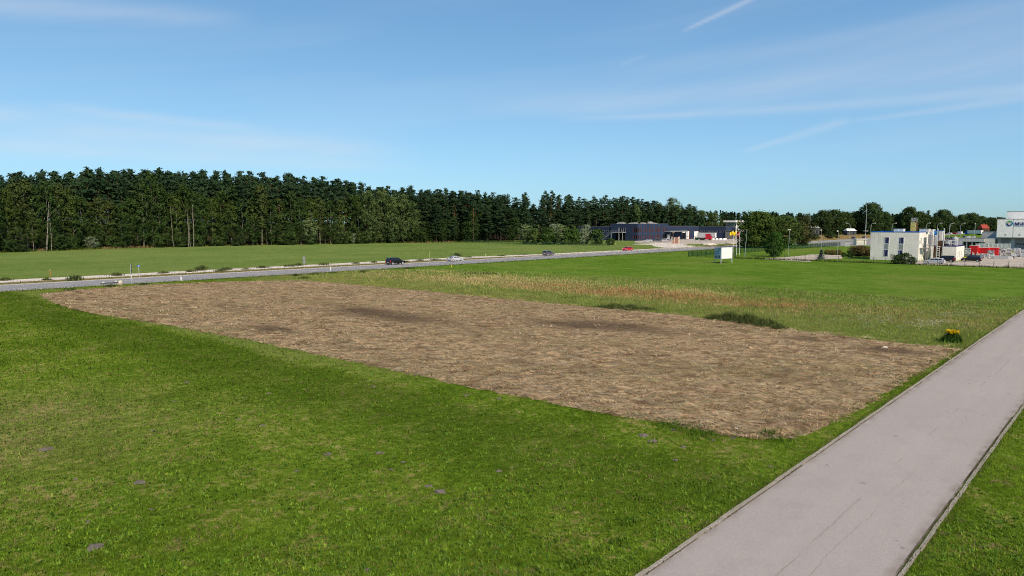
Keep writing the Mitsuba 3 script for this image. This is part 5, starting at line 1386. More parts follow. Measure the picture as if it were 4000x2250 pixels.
# grey wing left of the hall and the low office before it
Wg = thing('grey_wing', 'light grey low wing attached to the left of the white hall', 'building')
Yw = Ym + 22; sw = sM + 30
part(Wg, 'wall', 'mat_lightgrey', t_at(3836, sw), tM - 0.05, sw, sw + 25, 0, zat(907, W(t_at(3860, sw), sw)[1]))
part(Wg, 'coping', 'mat_grey', t_at(3836, sw) - 0.05, tM - 0.06, sw - 0.05, sw + 25, zat(907, W(t_at(3860, sw), sw)[1]) + 0.002, zat(907, W(t_at(3860, sw), sw)[1]) + 0.2)
Of = thing('low_office', 'low office with pale grey fascia over dark glazing left of the white hall', 'building')
so = TS(P(3800, 973))[1]; Yo = P(3800, 973)[1]
a, b, c_ = t_at(3751, so), t_at(3850, so), t_at(3887, so)
part(Of, 'fascia', 'mat_lightgrey', a, b, so - 1.5, so + 12, zat(944, Yo), zat(932, Yo))
part(Of, 'roof', 'mat_grey', a - 0.06, b + 0.06, so - 1.56, so + 12, zat(932, Yo) + 0.002, zat(932, Yo) + 0.15)
part(Of, 'wall', 'mat_lightgrey', a + 1, b, so + 0.2, so + 12, 0, zat(944, Yo) - 0.003)
part(Of, 'wall', 'mat_offwhite', b + 0.062, c_, so, so + 12, 0, zat(931, Yo), 'white right part of the office')
for i in range(4):
    q0 = a + 1.4 + (b - a - 3) * i / 4; q1 = a + 1.3 + (b - a - 3) * (i + 1) / 4
    part(Of, 'window', 'mat_glass', q0, q1 - 0.15, so + 0.12, so + 0.198, 0.2, zat(944, Yo) - 0.15)
for x in (3778, 3801):
    q = t_at(x, so - 1.2); part(Of, 'post', 'mat_lightgrey', q - 0.1, q + 0.1, so - 1.3, so - 1.1, 0, zat(944, Yo) - 0.003)

# far houses
def house(name, label, x0, x1, Y, yr, yw, wall, roof, hip=True):
    k = thing(name, label, 'house')
    X0, X1 = xat(x0, Y), xat(x1, Y)
    zr_, zw = zat(yr, Y), zat(yw, Y)
    D = 7.0
    put('wall', MB().box(X0 + 0.3, X1 - 0.3, Y, Y + D, 0, zw), wall, k)
    mb = MB(); g = (X1 - X0) * (0.10 if hip else 0)
    v = [[X0, Y - 0.5, zw + 0.003], [X1, Y - 0.5, zw + 0.003], [X1, Y + D + 0.5, zw + 0.003], [X0, Y + D + 0.5, zw + 0.003], [X0 + g, Y + D / 2, zr_], [X1 - g, Y + D / 2, zr_]]
    mb.add(v, [[0, 1, 5], [0, 5, 4], [2, 3, 4], [2, 4, 5], [1, 2, 5], [3, 0, 4], [0, 2, 1], [0, 3, 2]])
    put('roof', mb, roof, k)
    put('chimney', MB().box((X0 + X1) / 2, (X0 + X1) / 2 + 0.7, Y + D / 2 + 0.2, Y + D / 2 + 0.9, zr_ - 0.6, zr_ + 0.8), 'mat_brick', k)
    for i in range(2):
        a = X0 + (X1 - X0) * (0.28 + 0.36 * i)
        put('window', MB().box(a - 0.5, a + 0.5, Y - 0.03, Y, zw * 0.35, zw * 0.75), 'mat_glass', k)
house('farm_house', 'small house with a red hipped roof before the far trees', 3836, 3866, 690, 877, 892, 'mat_brown', 'mat_redroof')
house('far_house', 'far house with a pale grey roof between the trees right of the lone birch', 3170, 3203, 560, 884, 890, 'mat_darkgrey', 'mat_lightgrey')
house('far_shed', 'far shed with a white roof under the huge round tree', 3309, 3347, 600, 893, 902, 'mat_darkgrey', 'mat_white')
G = thing('gatehouse', 'small cream gatehouse by the yard road at the foot of the mast', 'building')
Yg = P(3366, 957)[1]
put('wall', MB().box(xat(3348, Yg), xat(3376, Yg), Yg, Yg + 3, 0, zat(936, Yg)), 'mat_cream', G)
put('roof', MB().box(xat(3345, Yg), xat(3388, Yg), Yg - 0.4, Yg + 3.4, zat(936, Yg) + 0.002, zat(933, Yg)), 'mat_offwhite', G)
put('post', MB().box(xat(3381, Yg), xat(3386, Yg), Yg, Yg + 0.6, 0, zat(936, Yg)), 'mat_cream', G)
for x0, x1, y0, y1, l in ((3303, 3323, 949, 963, 'grey steel gate left of the gatehouse'), (3349, 3377, 946, 962, 'grey steel gate in front of the gatehouse')):
    k = thing('steel_gate', l, 'gate')
    Yq = P(x0, y1)[1]; X0, X1 = xat(x0, Yq), xat(x1, Yq); h = zat(y0, Yq)
    put('frame', MB().box(X0, X1, Yq, Yq + 0.08, 0.1, 0.22).box(X0, X1, Yq, Yq + 0.08, h - 0.12, h), 'mat_galv', k)
    n = int((X1 - X0) / 0.28)
    for i in range(n + 1):
        a = X0 + (X1 - X0 - 0.1) * i / n
        put('bar', MB().box(a, a + 0.1, Yq + 0.01, Yq + 0.07, 0.222, h - 0.122), 'mat_galv', k)

# ------------------------------------------------------------------ fences
def fence(label, pts, step, h, mat, wires, wr, pr=0.045, mesh=0.0):
    k = thing('wire_fence', label, 'fence')
    pts = [np.asarray(p, float) for p in pts]
    wire = [MB() for _ in wires]; net = MB(); any_net = False
    for a, b in zip(pts[:-1], pts[1:]):
        L = np.linalg.norm(b - a); n = max(1, int(round(L / step)))
        for i in range(n + (b is pts[-1])):
            p = a + (b - a) * i / n
            put('post', MB().box(p[0] - pr, p[0] + pr, p[1] - pr, p[1] + pr, 0, h), mat, k)
        for w, z in zip(wire, wires):
            w.tube([[*a, z], [*b, z]], wr, 4)
        if mesh:
            m = int(L / mesh)
            for i in range(m):
                p = a + (b - a) * (i + 0.5) / m
                net.box(p[0] - 0.012, p[0] + 0.012, p[1] - 0.012, p[1] + 0.012, 0.05, h - 0.05); any_net = True
    for w in wire:
        put('wire', w, mat, k)
    if any_net:
        put('mesh', net, mat, k, kind='stuff')
fence('thin dark wire fence along the edge of the mown meadow before the yard', [W(-92, 200.6), W(16, 200.6)], 2.95, 1.55, 'mat_darkgrey', (0.35, 0.9, 1.45), 0.012, 0.04)
fence('green mesh fence corner left of the billboard and along the yard grass', [W(-92, 201), W(-107.5, 201), W(-106.5, 342)], 2.9, 1.7, 'mat_fence_green', (0.1, 0.4, 0.7, 1.0, 1.3, 1.6), 0.016, 0.05, 0.16)
fence('low dark green mesh fence in front of the willows', [P(1810, 946)[:2], P(2050, 956)[:2], P(2380, 962)[:2]], 3.2, 1.5, 'mat_fence_green', (0.1, 0.4, 0.7, 1.0, 1.3, 1.48), 0.02, 0.05, 0.22)
ky = [P(2600 + 0.1165 * x, y) for x, y in ((845, 950.5), (1005, 951), (1180, 951.5), (1355, 951.5), (1550, 951), (1640, 950.5), (1745, 950), (1840, 950), (1930, 949.5), (2020, 949), (2120, 948.5), (2210, 948))]
k = thing('wire_fence', 'row of thin grey posts with wire around the concrete yard of the dark building', 'fence')
for p in ky:
    put('post', MB().box(p[0] - 0.05, p[0] + 0.05, p[1] - 0.05, p[1] + 0.05, 0, 1.9), 'mat_grey', k)
for z in (0.9, 1.8):
    put('wire', MB().tube([[*p[:2], z] for p in ky], 0.015, 4), 'mat_grey', k)

# ------------------------------------------------------------------ vehicles
WIN = {}
CAR = {  # length, width, height, belt, lower outline, roof outline (x from the tail), windows
    'suv': (4.80, 1.90, 1.76, 1.06, [(0.02, .42), (0.0, .60), (0.03, 1.06), (3.62, 1.06), (4.55, .98), (4.78, .82), (4.80, .45), (4.70, .30), (0.12, .30)], [(0.03, 1.05), (0.22, 1.66), (0.5, 1.75), (2.55, 1.76), (3.0, 1.66), (3.70, 1.05)], [(0.40, 1.12, 1.32), (1.36, 2.34, 1.0), (2.40, 3.35, 0.0)]),
    'sedan': (4.55, 1.80, 1.42, 0.94, [(0.02, .36), (0.0, .60), (0.06, .98), (0.75, 1.00), (3.40, .95), (4.35, .80), (4.53, .62), (4.55, .36), (4.45, .22), (0.10, .24)], [(0.62, .94), (1.32, 1.36), (1.75, 1.42), (2.55, 1.41), (2.85, 1.34), (3.55, .94)], [(1.05, 2.05, 0.6), (2.11, 3.20, 0.0)]),
    'mpv': (4.10, 1.75, 1.60, 1.00, [(0.02, .36), (0.0, .60), (0.03, 1.00), (3.10, 1.00), (3.80, .90), (4.06, .70), (4.10, .38), (4.0, .24), (0.10, .24)], [(0.03, .99), (0.28, 1.50), (0.6, 1.59), (2.0, 1.60), (2.4, 1.52), (3.45, .99)], [(0.45, 1.15, 0.6), (1.2, 2.0, 0.0), (2.06, 3.0, 0.0)]),
    'estate': (4.70, 1.80, 1.47, 0.95, [(0.02, .36), (0.0, .58), (0.03, .95), (3.42, .95), (4.40, .82), (4.66, .62), (4.70, .36), (4.60, .22), (0.10, .24)], [(0.06, .94), (0.40, 1.40), (0.75, 1.46), (2.55, 1.47), (2.85, 1.40), (3.60, .94)], [(0.55, 1.25, 0.6), (1.31, 2.15, 0.0), (2.21, 3.22, 0.0)]),
    'van': (5.6, 2.0, 2.45, 1.25, [(0.02, .40), (0.0, .60), (0.0, 2.40), (3.9, 2.43), (4.2, 2.3), (4.75, 1.45), (5.45, 1.15), (5.6, .9), (5.6, .4), (5.45, .28), (0.10, .28)], [(0.1, 2.30), (0.15, 2.44), (3.8, 2.45), (4.0, 2.3)], [(3.5, 4.45, 0.0)]),
}
PLY = {}


def taper(v, Wd, belt, H):
    k = np.where(v[:, 2] > belt, 1 - 0.26 * np.clip((v[:, 2] - belt) / (H - belt), 0, 1.2), 1 - 0.05 * np.clip((0.55 - v[:, 2]) / 0.4, 0, 1))
    v = v.copy(); v[:, 1] *= k
    return v


def car_parts(kind):
    if kind in PLY:
        return PLY[kind]
    L, Wd, H, belt, low, top, wins = CAR[kind]
    if kind == 'van':
        belt_t, H_t = 1.4, 6.0
    else:
        belt_t, H_t = belt, H
    h = Wd / 2
    out = {}
    mb = MB(); mb.prism(low, -h, h); v, f = mb.get()
    mb2 = MB(); mb2.prism(top, -h * 0.98, h * 0.98); v2, f2 = mb2.get()
    v = taper(np.vstack([v, v2]), Wd, belt_t, H_t); f = np.vstack([f, f2 + len(mb.v[0])])
    out['body'] = meshkit.write_ply((v, f))
    tp = np.array(top)
    roofz = lambda x: np.interp(x, tp[:, 0], tp[:, 1])
    k = 0
    for side in (-1, 1):
        for a, b, _ in wins:
            n = 5
            xs = np.linspace(a, b, n)
            zb = belt + 0.05 if kind != 'van' else 1.35
            up = [max(min(roofz(x) - 0.10, H - 0.13), zb + 0.02) for x in xs] if kind != 'van' else [min(2.1, 1.45 + (4.75 - x) * 1.4) for x in xs]
            pts = [(x, zb) for x in xs] + [(x, z) for x, z in zip(xs[::-1], up[::-1])]
            mb = MB(); mb.prism(pts, h - 0.06 if side > 0 else -h - 0.012, h + 0.012 if side > 0 else -h + 0.06)
            vv, ff = mb.get(); vv = taper(vv, Wd, belt_t, H_t)
            out[f'side_window_{k}'] = meshkit.write_ply((vv, ff)); k += 1
    def slope(p0, p1, w0, w1, name, proud=0.012):
        p0, p1 = np.array(p0), np.array(p1)
        d = p1 - p0; nrm = np.array([-d[1], d[0]]); nrm /= np.linalg.norm(nrm)
        if nrm[1] < 0: nrm = -nrm
        a, b = p0 + d * 0.10 + nrm * proud, p0 + d * 0.90 + nrm * proud
        a2, b2 = a - nrm * 0.04, b - nrm * 0.04
        v = []
        for q, w in ((a, w0), (b, w1), (a2, w0), (b2, w1)):
            v += [[q[0], -w, q[1]], [q[0], w, q[1]]]
        f = [[0, 1, 3, 2], [4, 6, 7, 5], [0, 4, 5, 1], [2, 3, 7, 6], [0, 2, 6, 4], [1, 5, 7, 3]]
        m = MB(); m.add(v, f); out[name] = meshkit.write_ply(m.get())
    if kind != 'van':
        slope(top[-1], top[-2], h * 0.86, h * 0.70, 'windscreen')
        slope(top[0], top[1], h * 0.86, h * 0.70, 'rear_window')
    else:
        slope((4.75, 1.45), (4.2, 2.3), h * 0.86, h * 0.80, 'windscreen')
    r = 0.36 if kind in ('suv', 'van') else 0.32
    for i, (x, sd) in enumerate(((0.80, -1), (0.80, 1), (L - 0.85, -1), (L - 0.85, 1))):
        y0 = sd * (h - 0.10)
        mb = MB().tube([[x, y0 - 0.11, r], [x, y0 + 0.11, r]], r, 16); out[f'wheel_{i}__tyre'] = meshkit.write_ply(mb.get())
        mb = MB().tube([[x, y0 + sd * 0.10, r], [x, y0 + sd * 0.125, r]], r * 0.66, 12); out[f'wheel_{i}__rim'] = meshkit.write_ply(mb.get())
    for i, sd in enumerate((-1, 1)):
        zt = belt
        ht = (0.62, 1.20) if kind == 'suv' else (0.66, 0.90)
        mb = MB().box(-0.015, 0.20, sd * (h - 0.06) - 0.07 if kind == 'suv' else sd * (h - 0.14) - 0.16, sd * (h - 0.06) + 0.07 if kind == 'suv' else sd * (h - 0.14) + 0.16, *ht)
        out[f'tail_light_{i}'] = meshkit.write_ply(mb.get())
        mb = MB().box(L - 0.30, L - 0.02, sd * (h - 0.22) - 0.17, sd * (h - 0.22) + 0.20, belt * 0.66, belt * 0.82); out[f'headlight_{i}'] = meshkit.write_ply(mb.get())
    out['number_plate'] = meshkit.write_ply(MB().box(-0.022, 0.0, -0.26, 0.26, 0.60, 0.72).get())
    out['bumper'] = meshkit.write_ply(MB().box(-0.03, 0.15, -h * 0.93, h * 0.93, 0.34, 0.50).box(L - 0.15, L + 0.03, -h * 0.93, h * 0.93, 0.30, 0.46).get())
    PLY[kind] = out
    return out


PM = {'body': None, 'side_window': 'mat_glass', 'windscreen': 'mat_glass', 'rear_window': 'mat_glass', 'tail_light': 'mat_taillight', 'headlight': 'mat_headlight', 'number_plate': 'mat_white', 'bumper': 'mat_darkgrey'}


def car(kind, paint, p, heading, label, cat='car', z=0.02, group=None, bumper=None):
    """p: the middle of the car on the ground; heading: the direction of its nose."""
    key = thing('parked_car' if group == 'p' else 'car', label, cat)
    L = CAR[kind][0]
    M = Mat(p[0], p[1], z, heading) @ Mat(-L / 2)
    seen = {}
    for name, path in car_parts(kind).items():
        base = name.split('__')
        stem = base[0].rsplit('_', 1)[0] if base[0][-1].isdigit() else base[0]
        if len(base) == 2:
            full = f"{key}__wheel" + (f"_{int(base[0][-1]):03d}" if base[0][-1] != '0' else '') + '__' + base[1]
            mat = 'mat_tyre' if base[1] == 'tyre' else 'mat_rim'
        else:
            n = seen.get(stem, 0); seen[stem] = n + 1
            full = f'{key}__{stem}' + (f'_{n:03d}' if n else '')
            mat = PM[stem] or paint
            if stem == 'bumper': mat = bumper or paint
        scene[full] = {'type': 'ply', 'filename': path, 'face_normals': True, 'to_world': T4(M), 'bsdf': {'type': 'ref', 'id': mat}}
    return key


UP = ANG                                        # heading along the road, away from the camera
DOWN = ANG + math.pi
car('suv', 'mat_paint_black', P(1545, 1033.5), UP, 'black estate SUV driving away on the main road with red tail lights', bumper='mat_darkgrey')
car('sedan', 'mat_paint_silver', P(1778, 1020), UP, 'silver saloon car driving away on the main road')
car('mpv', 'mat_paint_grey', P(2142, 998.5), UP, 'dark grey compact car driving away on the main road')
car('estate', 'mat_paint_red', P(2450, 979.5), DOWN, 'bright red estate car coming along the main road')
car('mpv', 'mat_paint_navy', P(3335, 934.5), UP, 'dark hatchback on the far stretch of road above the gatehouse')
car('sedan', 'mat_paint_navy', P(3376, 931), UP, 'dark blue car on the far road just behind the mast')
LEFT = ANG + math.pi / 2                        # nose to the left along the fence
RIGHT = ANG - math.pi / 2
car('estate', 'mat_paint_silver', P(3649, 1030), LEFT, 'silver estate car parked by the fence before the annex', group='p', z=0.007)
car('suv', 'mat_paint_black', P(3690, 1024), LEFT, 'black SUV parked behind the silver estate car', group='p', z=0.007)
car('estate', 'mat_paint_black', P(3794, 1022), LEFT, 'black estate car parked right of the annex, nearest the fence', group='p', z=0.007)
k = car('estate', 'mat_paint_black', P(3796, 1017), LEFT, 'black car with a yellow door stripe behind the black estate', group='p', z=0.007)
M = Mat(*P(3796, 1017)[:2], 0.007, LEFT) @ Mat(-2.35)
put('stripe', MB().box(3.0, 4.2, 0.902, 0.915, 0.62, 0.86), 'mat_yellow', k, M)
for x, y, kd, pt, hd, l in ((2530, 945.5, 'estate', 'mat_paint_silver', LEFT + 0.5, 'silver car parked before the dark blue building, leftmost'), (2567, 945, 'suv', 'mat_paint_grey', LEFT + 0.5, 'dark SUV parked before the dark blue building'), (2592, 944, 'mpv', 'mat_paint_silver', LEFT + 0.4, 'pale car parked right of the dark SUV at the blue building'), (2613, 943.5, 'mpv', 'mat_paint_silver', RIGHT, 'pale blue-grey car parked at the porch of the blue building')):
    car(kd, pt, P(x, y), hd, l, group='p', z=0.007)
for i, (x, y, kd, pt, w) in enumerate(((3700, 936, 'sedan', 'mat_paint_navy', 'dark blue'), (3716, 936.5, 'mpv', 'mat_paint_black', 'black'), (3728, 937, 'sedan', 'mat_paint_blue', 'blue'), (3741, 937.5, 'estate', 'mat_paint_white', 'white'), (3768, 931, 'mpv', 'mat_paint_navy', 'navy blue'), (3784, 930.5, 'estate', 'mat_paint_white', 'white long'), (3803, 930.5, 'sedan', 'mat_paint_silver', 'silver'), (3708, 915, 'estate', 'mat_paint_white', 'small far white'), (3727, 915, 'estate', 'mat_paint_red', 'small far dark red'), (3696, 914, 'suv', 'mat_paint_black', 'small far black'), (3746, 914.5, 'van', 'mat_paint_white', 'far white van-like'))):
    car(kd, pt, P(x, y), ANG + (0 if i < 7 else 1.2), f'{w} car on the far car park, number {i + 1} counted from the front left' if False else f'{w} car {"in the car park row above the annex roof" if i < 4 else "behind the flat office roof" if i < 7 else "standing by the far trees under the street lamps"}', group='p', z=0.01)
car('van', 'mat_paint_white', P(3104, 928), RIGHT, 'white van half hidden behind the lone birch', 'van', group='p')
# lorries
def lorry(label, p, heading, L, box_mat, cab_mat, h=3.9, cab=True, name='lorry'):
    key = thing(name, label, name)
    M = Mat(p[0], p[1], 0.01, heading)
    put('body', MB().box(-L / 2, L / 2 - 2.4, -1.25, 1.25, 1.15, h), box_mat, key, M)
    put('end_wall', MB().box(L / 2 - 2.398, L / 2 - 2.34, -1.25, 1.25, 1.15, h), 'mat_white', key, M)
    put('chassis', MB().box(-L / 2 + 0.2, L / 2 - 0.3, -0.5, 0.5, 0.75, 1.10), 'mat_darkgrey', key, M)
    if cab:
        mb = MB().prism([(L / 2 - 2.2, 0.6), (L / 2 - 2.2, 3.7), (L / 2 - 0.7, 3.55), (L / 2 - 0.05, 2.1), (L / 2, 0.6)], -1.22, 1.22)
        c_ = put('cab', mb, cab_mat, key, M)
        put('windscreen', MB().prism([(L / 2 - 0.62, 3.32), (L / 2 - 0.08, 2.12), (L / 2 - 0.03, 2.12), (L / 2 - 0.57, 3.34)], -1.1, 1.1), 'mat_glass', c_, M)
        for sd in (-1, 1):
            put('side_window', MB().box(L / 2 - 1.5, L / 2 - 0.75, sd * 1.225 - 0.01, sd * 1.225 + 0.01, 2.2, 3.0), 'mat_glass', c_, M)
    for x in (-L / 2 + 1.2, -L / 2 + 2.4, -L / 2 + 3.6, L / 2 - 1.1):
        for sd in (-1, 1):
            put('wheel', MB().tube([[x, sd * 1.1 - 0.15, 0.5], [x, sd * 1.1 + 0.15, 0.5]], 0.5, 12), 'mat_tyre', key, M)
    return key
lorry('white box lorry with a teal cab parked under the far street lamps', P(3804, 917.5), ANG + 1.05, 15.0, 'mat_white', 'mat_signblue')
lorry('grey-white semi trailer standing behind the red cab at the navy hall', P(2768, 935.5), RIGHT + 0.2, 13.6, 'mat_lightgrey', None, cab=False, name='trailer', h=4.2)
key = thing('lorry_cab', 'red lorry cab parked before the grey trailer at the navy hall', 'lorry')
M = Mat(*P(2770, 939)[:2], 0.01, RIGHT + 0.2)
put('cab', MB().prism([(-2.0, 0.7), (-2.0, 3.9), (0.6, 3.95), (1.5, 2.4), (1.6, 0.7)], -1.22, 1.22), 'mat_paint_red', key, M)
put('windscreen', MB().prism([(0.72, 3.7), (1.45, 2.45), (1.50, 2.45), (0.77, 3.72)], -1.1, 1.1), 'mat_glass', key, M)
put('chassis', MB().box(-5.5, 1.2, -0.5, 0.5, 0.6, 1.0), 'mat_darkgrey', key, M)
for x in (-4.8, -3.6, 0.5):
    for sd in (-1, 1):
        put('wheel', MB().tube([[x, sd * 1.1 - 0.15, 0.5], [x, sd * 1.1 + 0.15, 0.5]], 0.5, 12), 'mat_tyre', key, M)

# ------------------------------------------------------------------ signs, poles, flags
Bq = P(2816, 1029); Aq = np.array([xat(2795, 186.8), 186.8, 0]); Cq = np.array([xat(2862, 187.0), 187.0, 0])
K = thing('billboard', 'V-shaped white billboard on steel legs standing in the mown meadow', 'billboard')
zlo, zhi = zat(1011.5, Bq[1]), zat(967, Bq[1])
for p in (Aq, Bq, Cq):
    put('leg', MB().box(p[0] - 0.09, p[0] + 0.09, p[1] - 0.09, p[1] + 0.09, 0, zhi + 0.05), 'mat_galv', K)
def wall_frame(a, b):
    d = (b - a)[:2]; L = np.linalg.norm(d); rz = math.atan2(d[1], d[0])
    return Mat(a[0], a[1], 0, rz), L                # local x along the panel, the front at -y
M, L = wall_frame(Bq, Cq)
n = 3
for i in range(n):
    put('panel', MB().box(0.12 + (L - 0.24) * i / n + 0.03, 0.12 + (L - 0.24) * (i + 1) / n - 0.03, -0.10, -0.04, zlo + 0.08, zhi - 0.08), 'mat_white', K, M, label='blank white panel' if i == 0 else None)
put('frame', MB().box(0.10, L - 0.10, -0.12, 0.02, zlo - 0.06, zlo + 0.06).box(0.10, L - 0.10, -0.12, 0.02, zhi - 0.07, zhi + 0.05).box(L - 0.22, L - 0.10, -0.13, 0.0, zlo + 0.062, zhi - 0.072).box(0.10, L - 0.10, -0.03, -0.01, zlo + 0.062, zhi - 0.072), 'mat_galv', K, M)
M, L = wall_frame(Aq, Bq)
k = put('panel', MB().box(0.12, L - 0.12, -0.10, -0.02, zlo - 0.05, zhi - 0.02), 'mat_board', K, M, label='printed pale blue panel in shade')
zz = lambda f_: zlo - 0.05 + (zhi - zlo) * f_
for x0, x1, f0, f1 in ((0.55, 0.92, .90, .94), (0.55, 0.97, .82, .855), (0.52, 0.80, .74, .79), (0.10, 0.75, .585, .66), (0.12, 0.68, .41, .49), (0.08, 0.92, .315, .335)):
    put('print', MB().box(0.12 + (L - 0.24) * x0, 0.12 + (L - 0.24) * x1, -0.106, -0.102, zz(f0), zz(f1)), 'mat_print', k, M)
for i, x0 in enumerate((0.06, 0.28, 0.52, 0.75)):
    q = [(x0, .10), (x0 + .04, .06), (x0 + .15, .07), (x0 + .13, .14), (x0 + .17, .22), (x0 + .13, .29), (x0 + .05, .28), (x0 + .01, .20)]
    put('print', MB().prism([(0.12 + (L - 0.24) * a, zz(b)) for a, b in q], -0.107, -0.102), 'mat_darkgrey', k, M)

def pole(name, cat, label, x, yb, yt, r0, r1, mat='mat_galv', lean=0.0):
    p = P(x, yb); h = zat(yt, p[1])
    k = thing(name, label, cat)
    put('pole', MB().tube([[p[0], p[1], 0], [p[0] + lean * h, p[1], h]], [r0, r1], 8), mat, k, smooth=40)
    return k, p, h
def flag(k, p, h, mat, wd, ln, rng, stripe=None):
    n, m = 12, 10
    u, v = np.meshgrid(np.linspace(0, 1, n), np.linspace(0, 1, m), indexing='ij')
    ph = rng.uniform(0, 6)
    X = -u * wd; Z = -v * ln - u * wd * 0.55 + 0.12 * np.sin(u * 7 + ph) * u; Yy = 0.22 * np.sin(u * 9 + v * 2 + ph) * u
    vv = np.stack([X, Yy, Z], -1).reshape(-1, 3)
    vv = np.vstack([vv, vv + [0, 0.015, 0]]) + [p[0] - 0.06, p[1] - 0.02, h - 0.25]
    i, j = np.meshgrid(np.arange(n - 1), np.arange(m - 1), indexing='ij')
    q = np.stack([i * m + j, (i + 1) * m + j, (i + 1) * m + j + 1, i * m + j + 1], -1).reshape(-1, 4)
    mid = (j.reshape(-1) == (m - 1) // 2)
    if stripe:
        key2 = put('flag', MB().add(vv, np.vstack([q[~mid], q[~mid] + n * m])), mat, k)
        put('stripe', MB().add(vv, np.vstack([q[mid], q[mid] + n * m])), stripe, key2)
    else:
        put('flag', MB().add(vv, np.vstack([q, q + n * m])), mat, k)
fr = np.random.default_rng(2)
for x, yt, mat, st, l in ((2862.5, 898.5, 'mat_yellow', None, 'white flagpole with a yellow flag, nearest the billboard'), (2875.5, 898.5, 'mat_yellow', None, 'white flagpole with a yellow flag, middle of three'), (2887.7, 900.5, 'mat_maroon', 'mat_offwhite', 'white flagpole with a dark red flag, rightmost of three')):
    k, p, h = pole('flagpole', 'flagpole', l, x, 996.5, yt, 0.075, 0.05, 'mat_white')
    flag(k, p, h, mat, 1.15, 1.1 if st is None else 1.5, fr, st)
k, p, h = pole('camera_pole', 'pole', 'thin grey slanting pole with a camera head right of the flagpoles', 2908.5, 1009, 903, 0.06, 0.05, 'mat_galv', 0.055)
q = [p[0] + 0.055 * h, p[1], h]
put('head', MB().box(q[0] - 0.4, q[0] + 0.25, q[1] - 0.2, q[1] + 0.2, h + 0.002, h + 0.25), 'mat_darkgrey', k)
for x, yb, yt, l in ((3080, 998, 899, 'grey light pole with two floodlights beside the chestnut-like tree'), (3206.5, 1000, 901, 'slim grey light pole behind the blue spruce'), (3270.5, 1021, 905, 'grey light pole with a white lamp at the wire fence')):
    k, p, h = pole('light_pole', 'light pole', l, x, yb, yt, 0.05, 0.035)
    for sd in ((-1, 1) if '2' in str(x)[:0] or x == 3080 else (-1,)):
        put('floodlight', MB().box(p[0] + sd * 0.28 - 0.18, p[0] + sd * 0.28 + 0.18, p[1] - 0.15, p[1] + 0.1, h + 0.002, h + 0.32), 'mat_offwhite', k)
k, p, h = pole('mast', 'mast', 'very tall thin tapering mast rising above the trees', 3379, 956, 800, 0.17, 0.08, 'mat_galv')
put('whip', MB().tube([[p[0], p[1], h], [p[0], p[1], zat(766, p[1])]], [0.05, 0.02], 5), 'mat_galv', k)
z = zat(903.5, p[1]); put('platform', MB().box(p[0] - 0.9, p[0] + 0.9, p[1] - 0.9, p[1] + 0.9, z, z + 0.35), 'mat_grey', k)
for x, dx, l in ((3320, -1, 'curved street lamp leaning left, leftmost of the row'), (3401.5, 1, 'curved street lamp left of the cream building'), (3484, 1, 'curved street lamp above the cream building roof'), (3617, 1, 'curved street lamp behind the right roof box'), (3661.5, 1, 'curved street lamp behind the left steel pipe'), (3709.5, 1, 'street lamp with a thick pale pole above the car park'), (3752, 1, 'curved street lamp left of the white lorry'), (3808, 0, 'straight street lamp in front of the white lorry')):
    Yl = 455.0
    k = thing('street_lamp', l, 'street lamp')
    X = xat(x, Yl); zt_ = zat(873, Yl)
    r = 0.18 if x == 3709.5 else 0.09
    pts = [[X, Yl, 0], [X, Yl, zt_ - 1.6], [X + dx * 0.15, Yl, zt_ - 0.7], [X + dx * 0.7, Yl, zt_ - 0.15], [X + dx * 1.9, Yl, zt_ + 0.1]] if dx else [[X, Yl, 0], [X, Yl, zt_]]
    put('pole', MB().tube(pts, [r, r * 0.8, r * 0.7, r * 0.6, r * 0.5][:len(pts)] if dx else r, 6), 'mat_galv', k, smooth=40)
    e_ = pts[-1]
    put('lamp_head', MB().box(min(e_[0], e_[0] + dx * 1.0) - (0.3 if not dx else 0), max(e_[0], e_[0] + dx * 1.0) + (0.3 if not dx else 0), Yl - 0.2, Yl + 0.2, e_[2] + 0.06, e_[2] + 0.28), 'mat_offwhite', k)

# road signs and posts on the left
def sign_frame(p, z, rot):
    """Local x to the right of the sign's face, y up, z out of the face; rot: the direction it faces."""
    c, s = math.cos(rot), math.sin(rot)
    return np.array([[-s, 0, c, p[0]], [c, 0, s, p[1]], [0, 1, 0, z], [0, 0, 0, 1.0]])
k, p, h = pole('road_sign', 'road sign', 'tall post with several road signs seen edge-on at the main road', 513, 1111, 1029, 0.05, 0.05)
for i, (z0, hh_, w, sh) in enumerate(((h - 0.35, 0.35, 0.50, 0), (h - 0.85, 0.42, 0.55, 0), (h - 1.85, 0.85, 0.6, 1))):
    M = sign_frame(p + [0, -0.02, 0], z0, UP + 0.12)
    pts = [(-w / 2, 0), (w / 2, 0), (w / 2, hh_), (-w / 2, hh_)] if not sh else [(-w / 2, hh_), (w / 2, hh_), (0.28 * w, 0.1), (-0.1 * w, 0)]
    put('sign_plate', MB().plate(pts, 0.06, 0.085), 'mat_darkgrey', k, M)
k, p, h = pole('road_sign', 'road sign', 'small blue rectangular sign with a white mark on a thin grey post', 544, 1083, 1041, 0.035, 0.035)
M = sign_frame(p, h - 0.05, -math.pi / 2 + 0.25)
k2 = put('sign_plate', MB().plate([(-0.26, 0), (0.26, 0), (0.26, 0.34), (-0.26, 0.34)], 0.05, 0.075), 'mat_signblue', k, M)
put('mark', MB().plate([(-0.10, 0.07), (0.10, 0.07), (0.10, 0.27), (-0.10, 0.27)], 0.077, 0.082), 'mat_lightgrey', k2, M)
k, p, h = pole('road_sign', 'road sign', 'pair of grey oval-looking round signs seen nearly edge-on', 1188, 1045, 1001, 0.05, 0.05)
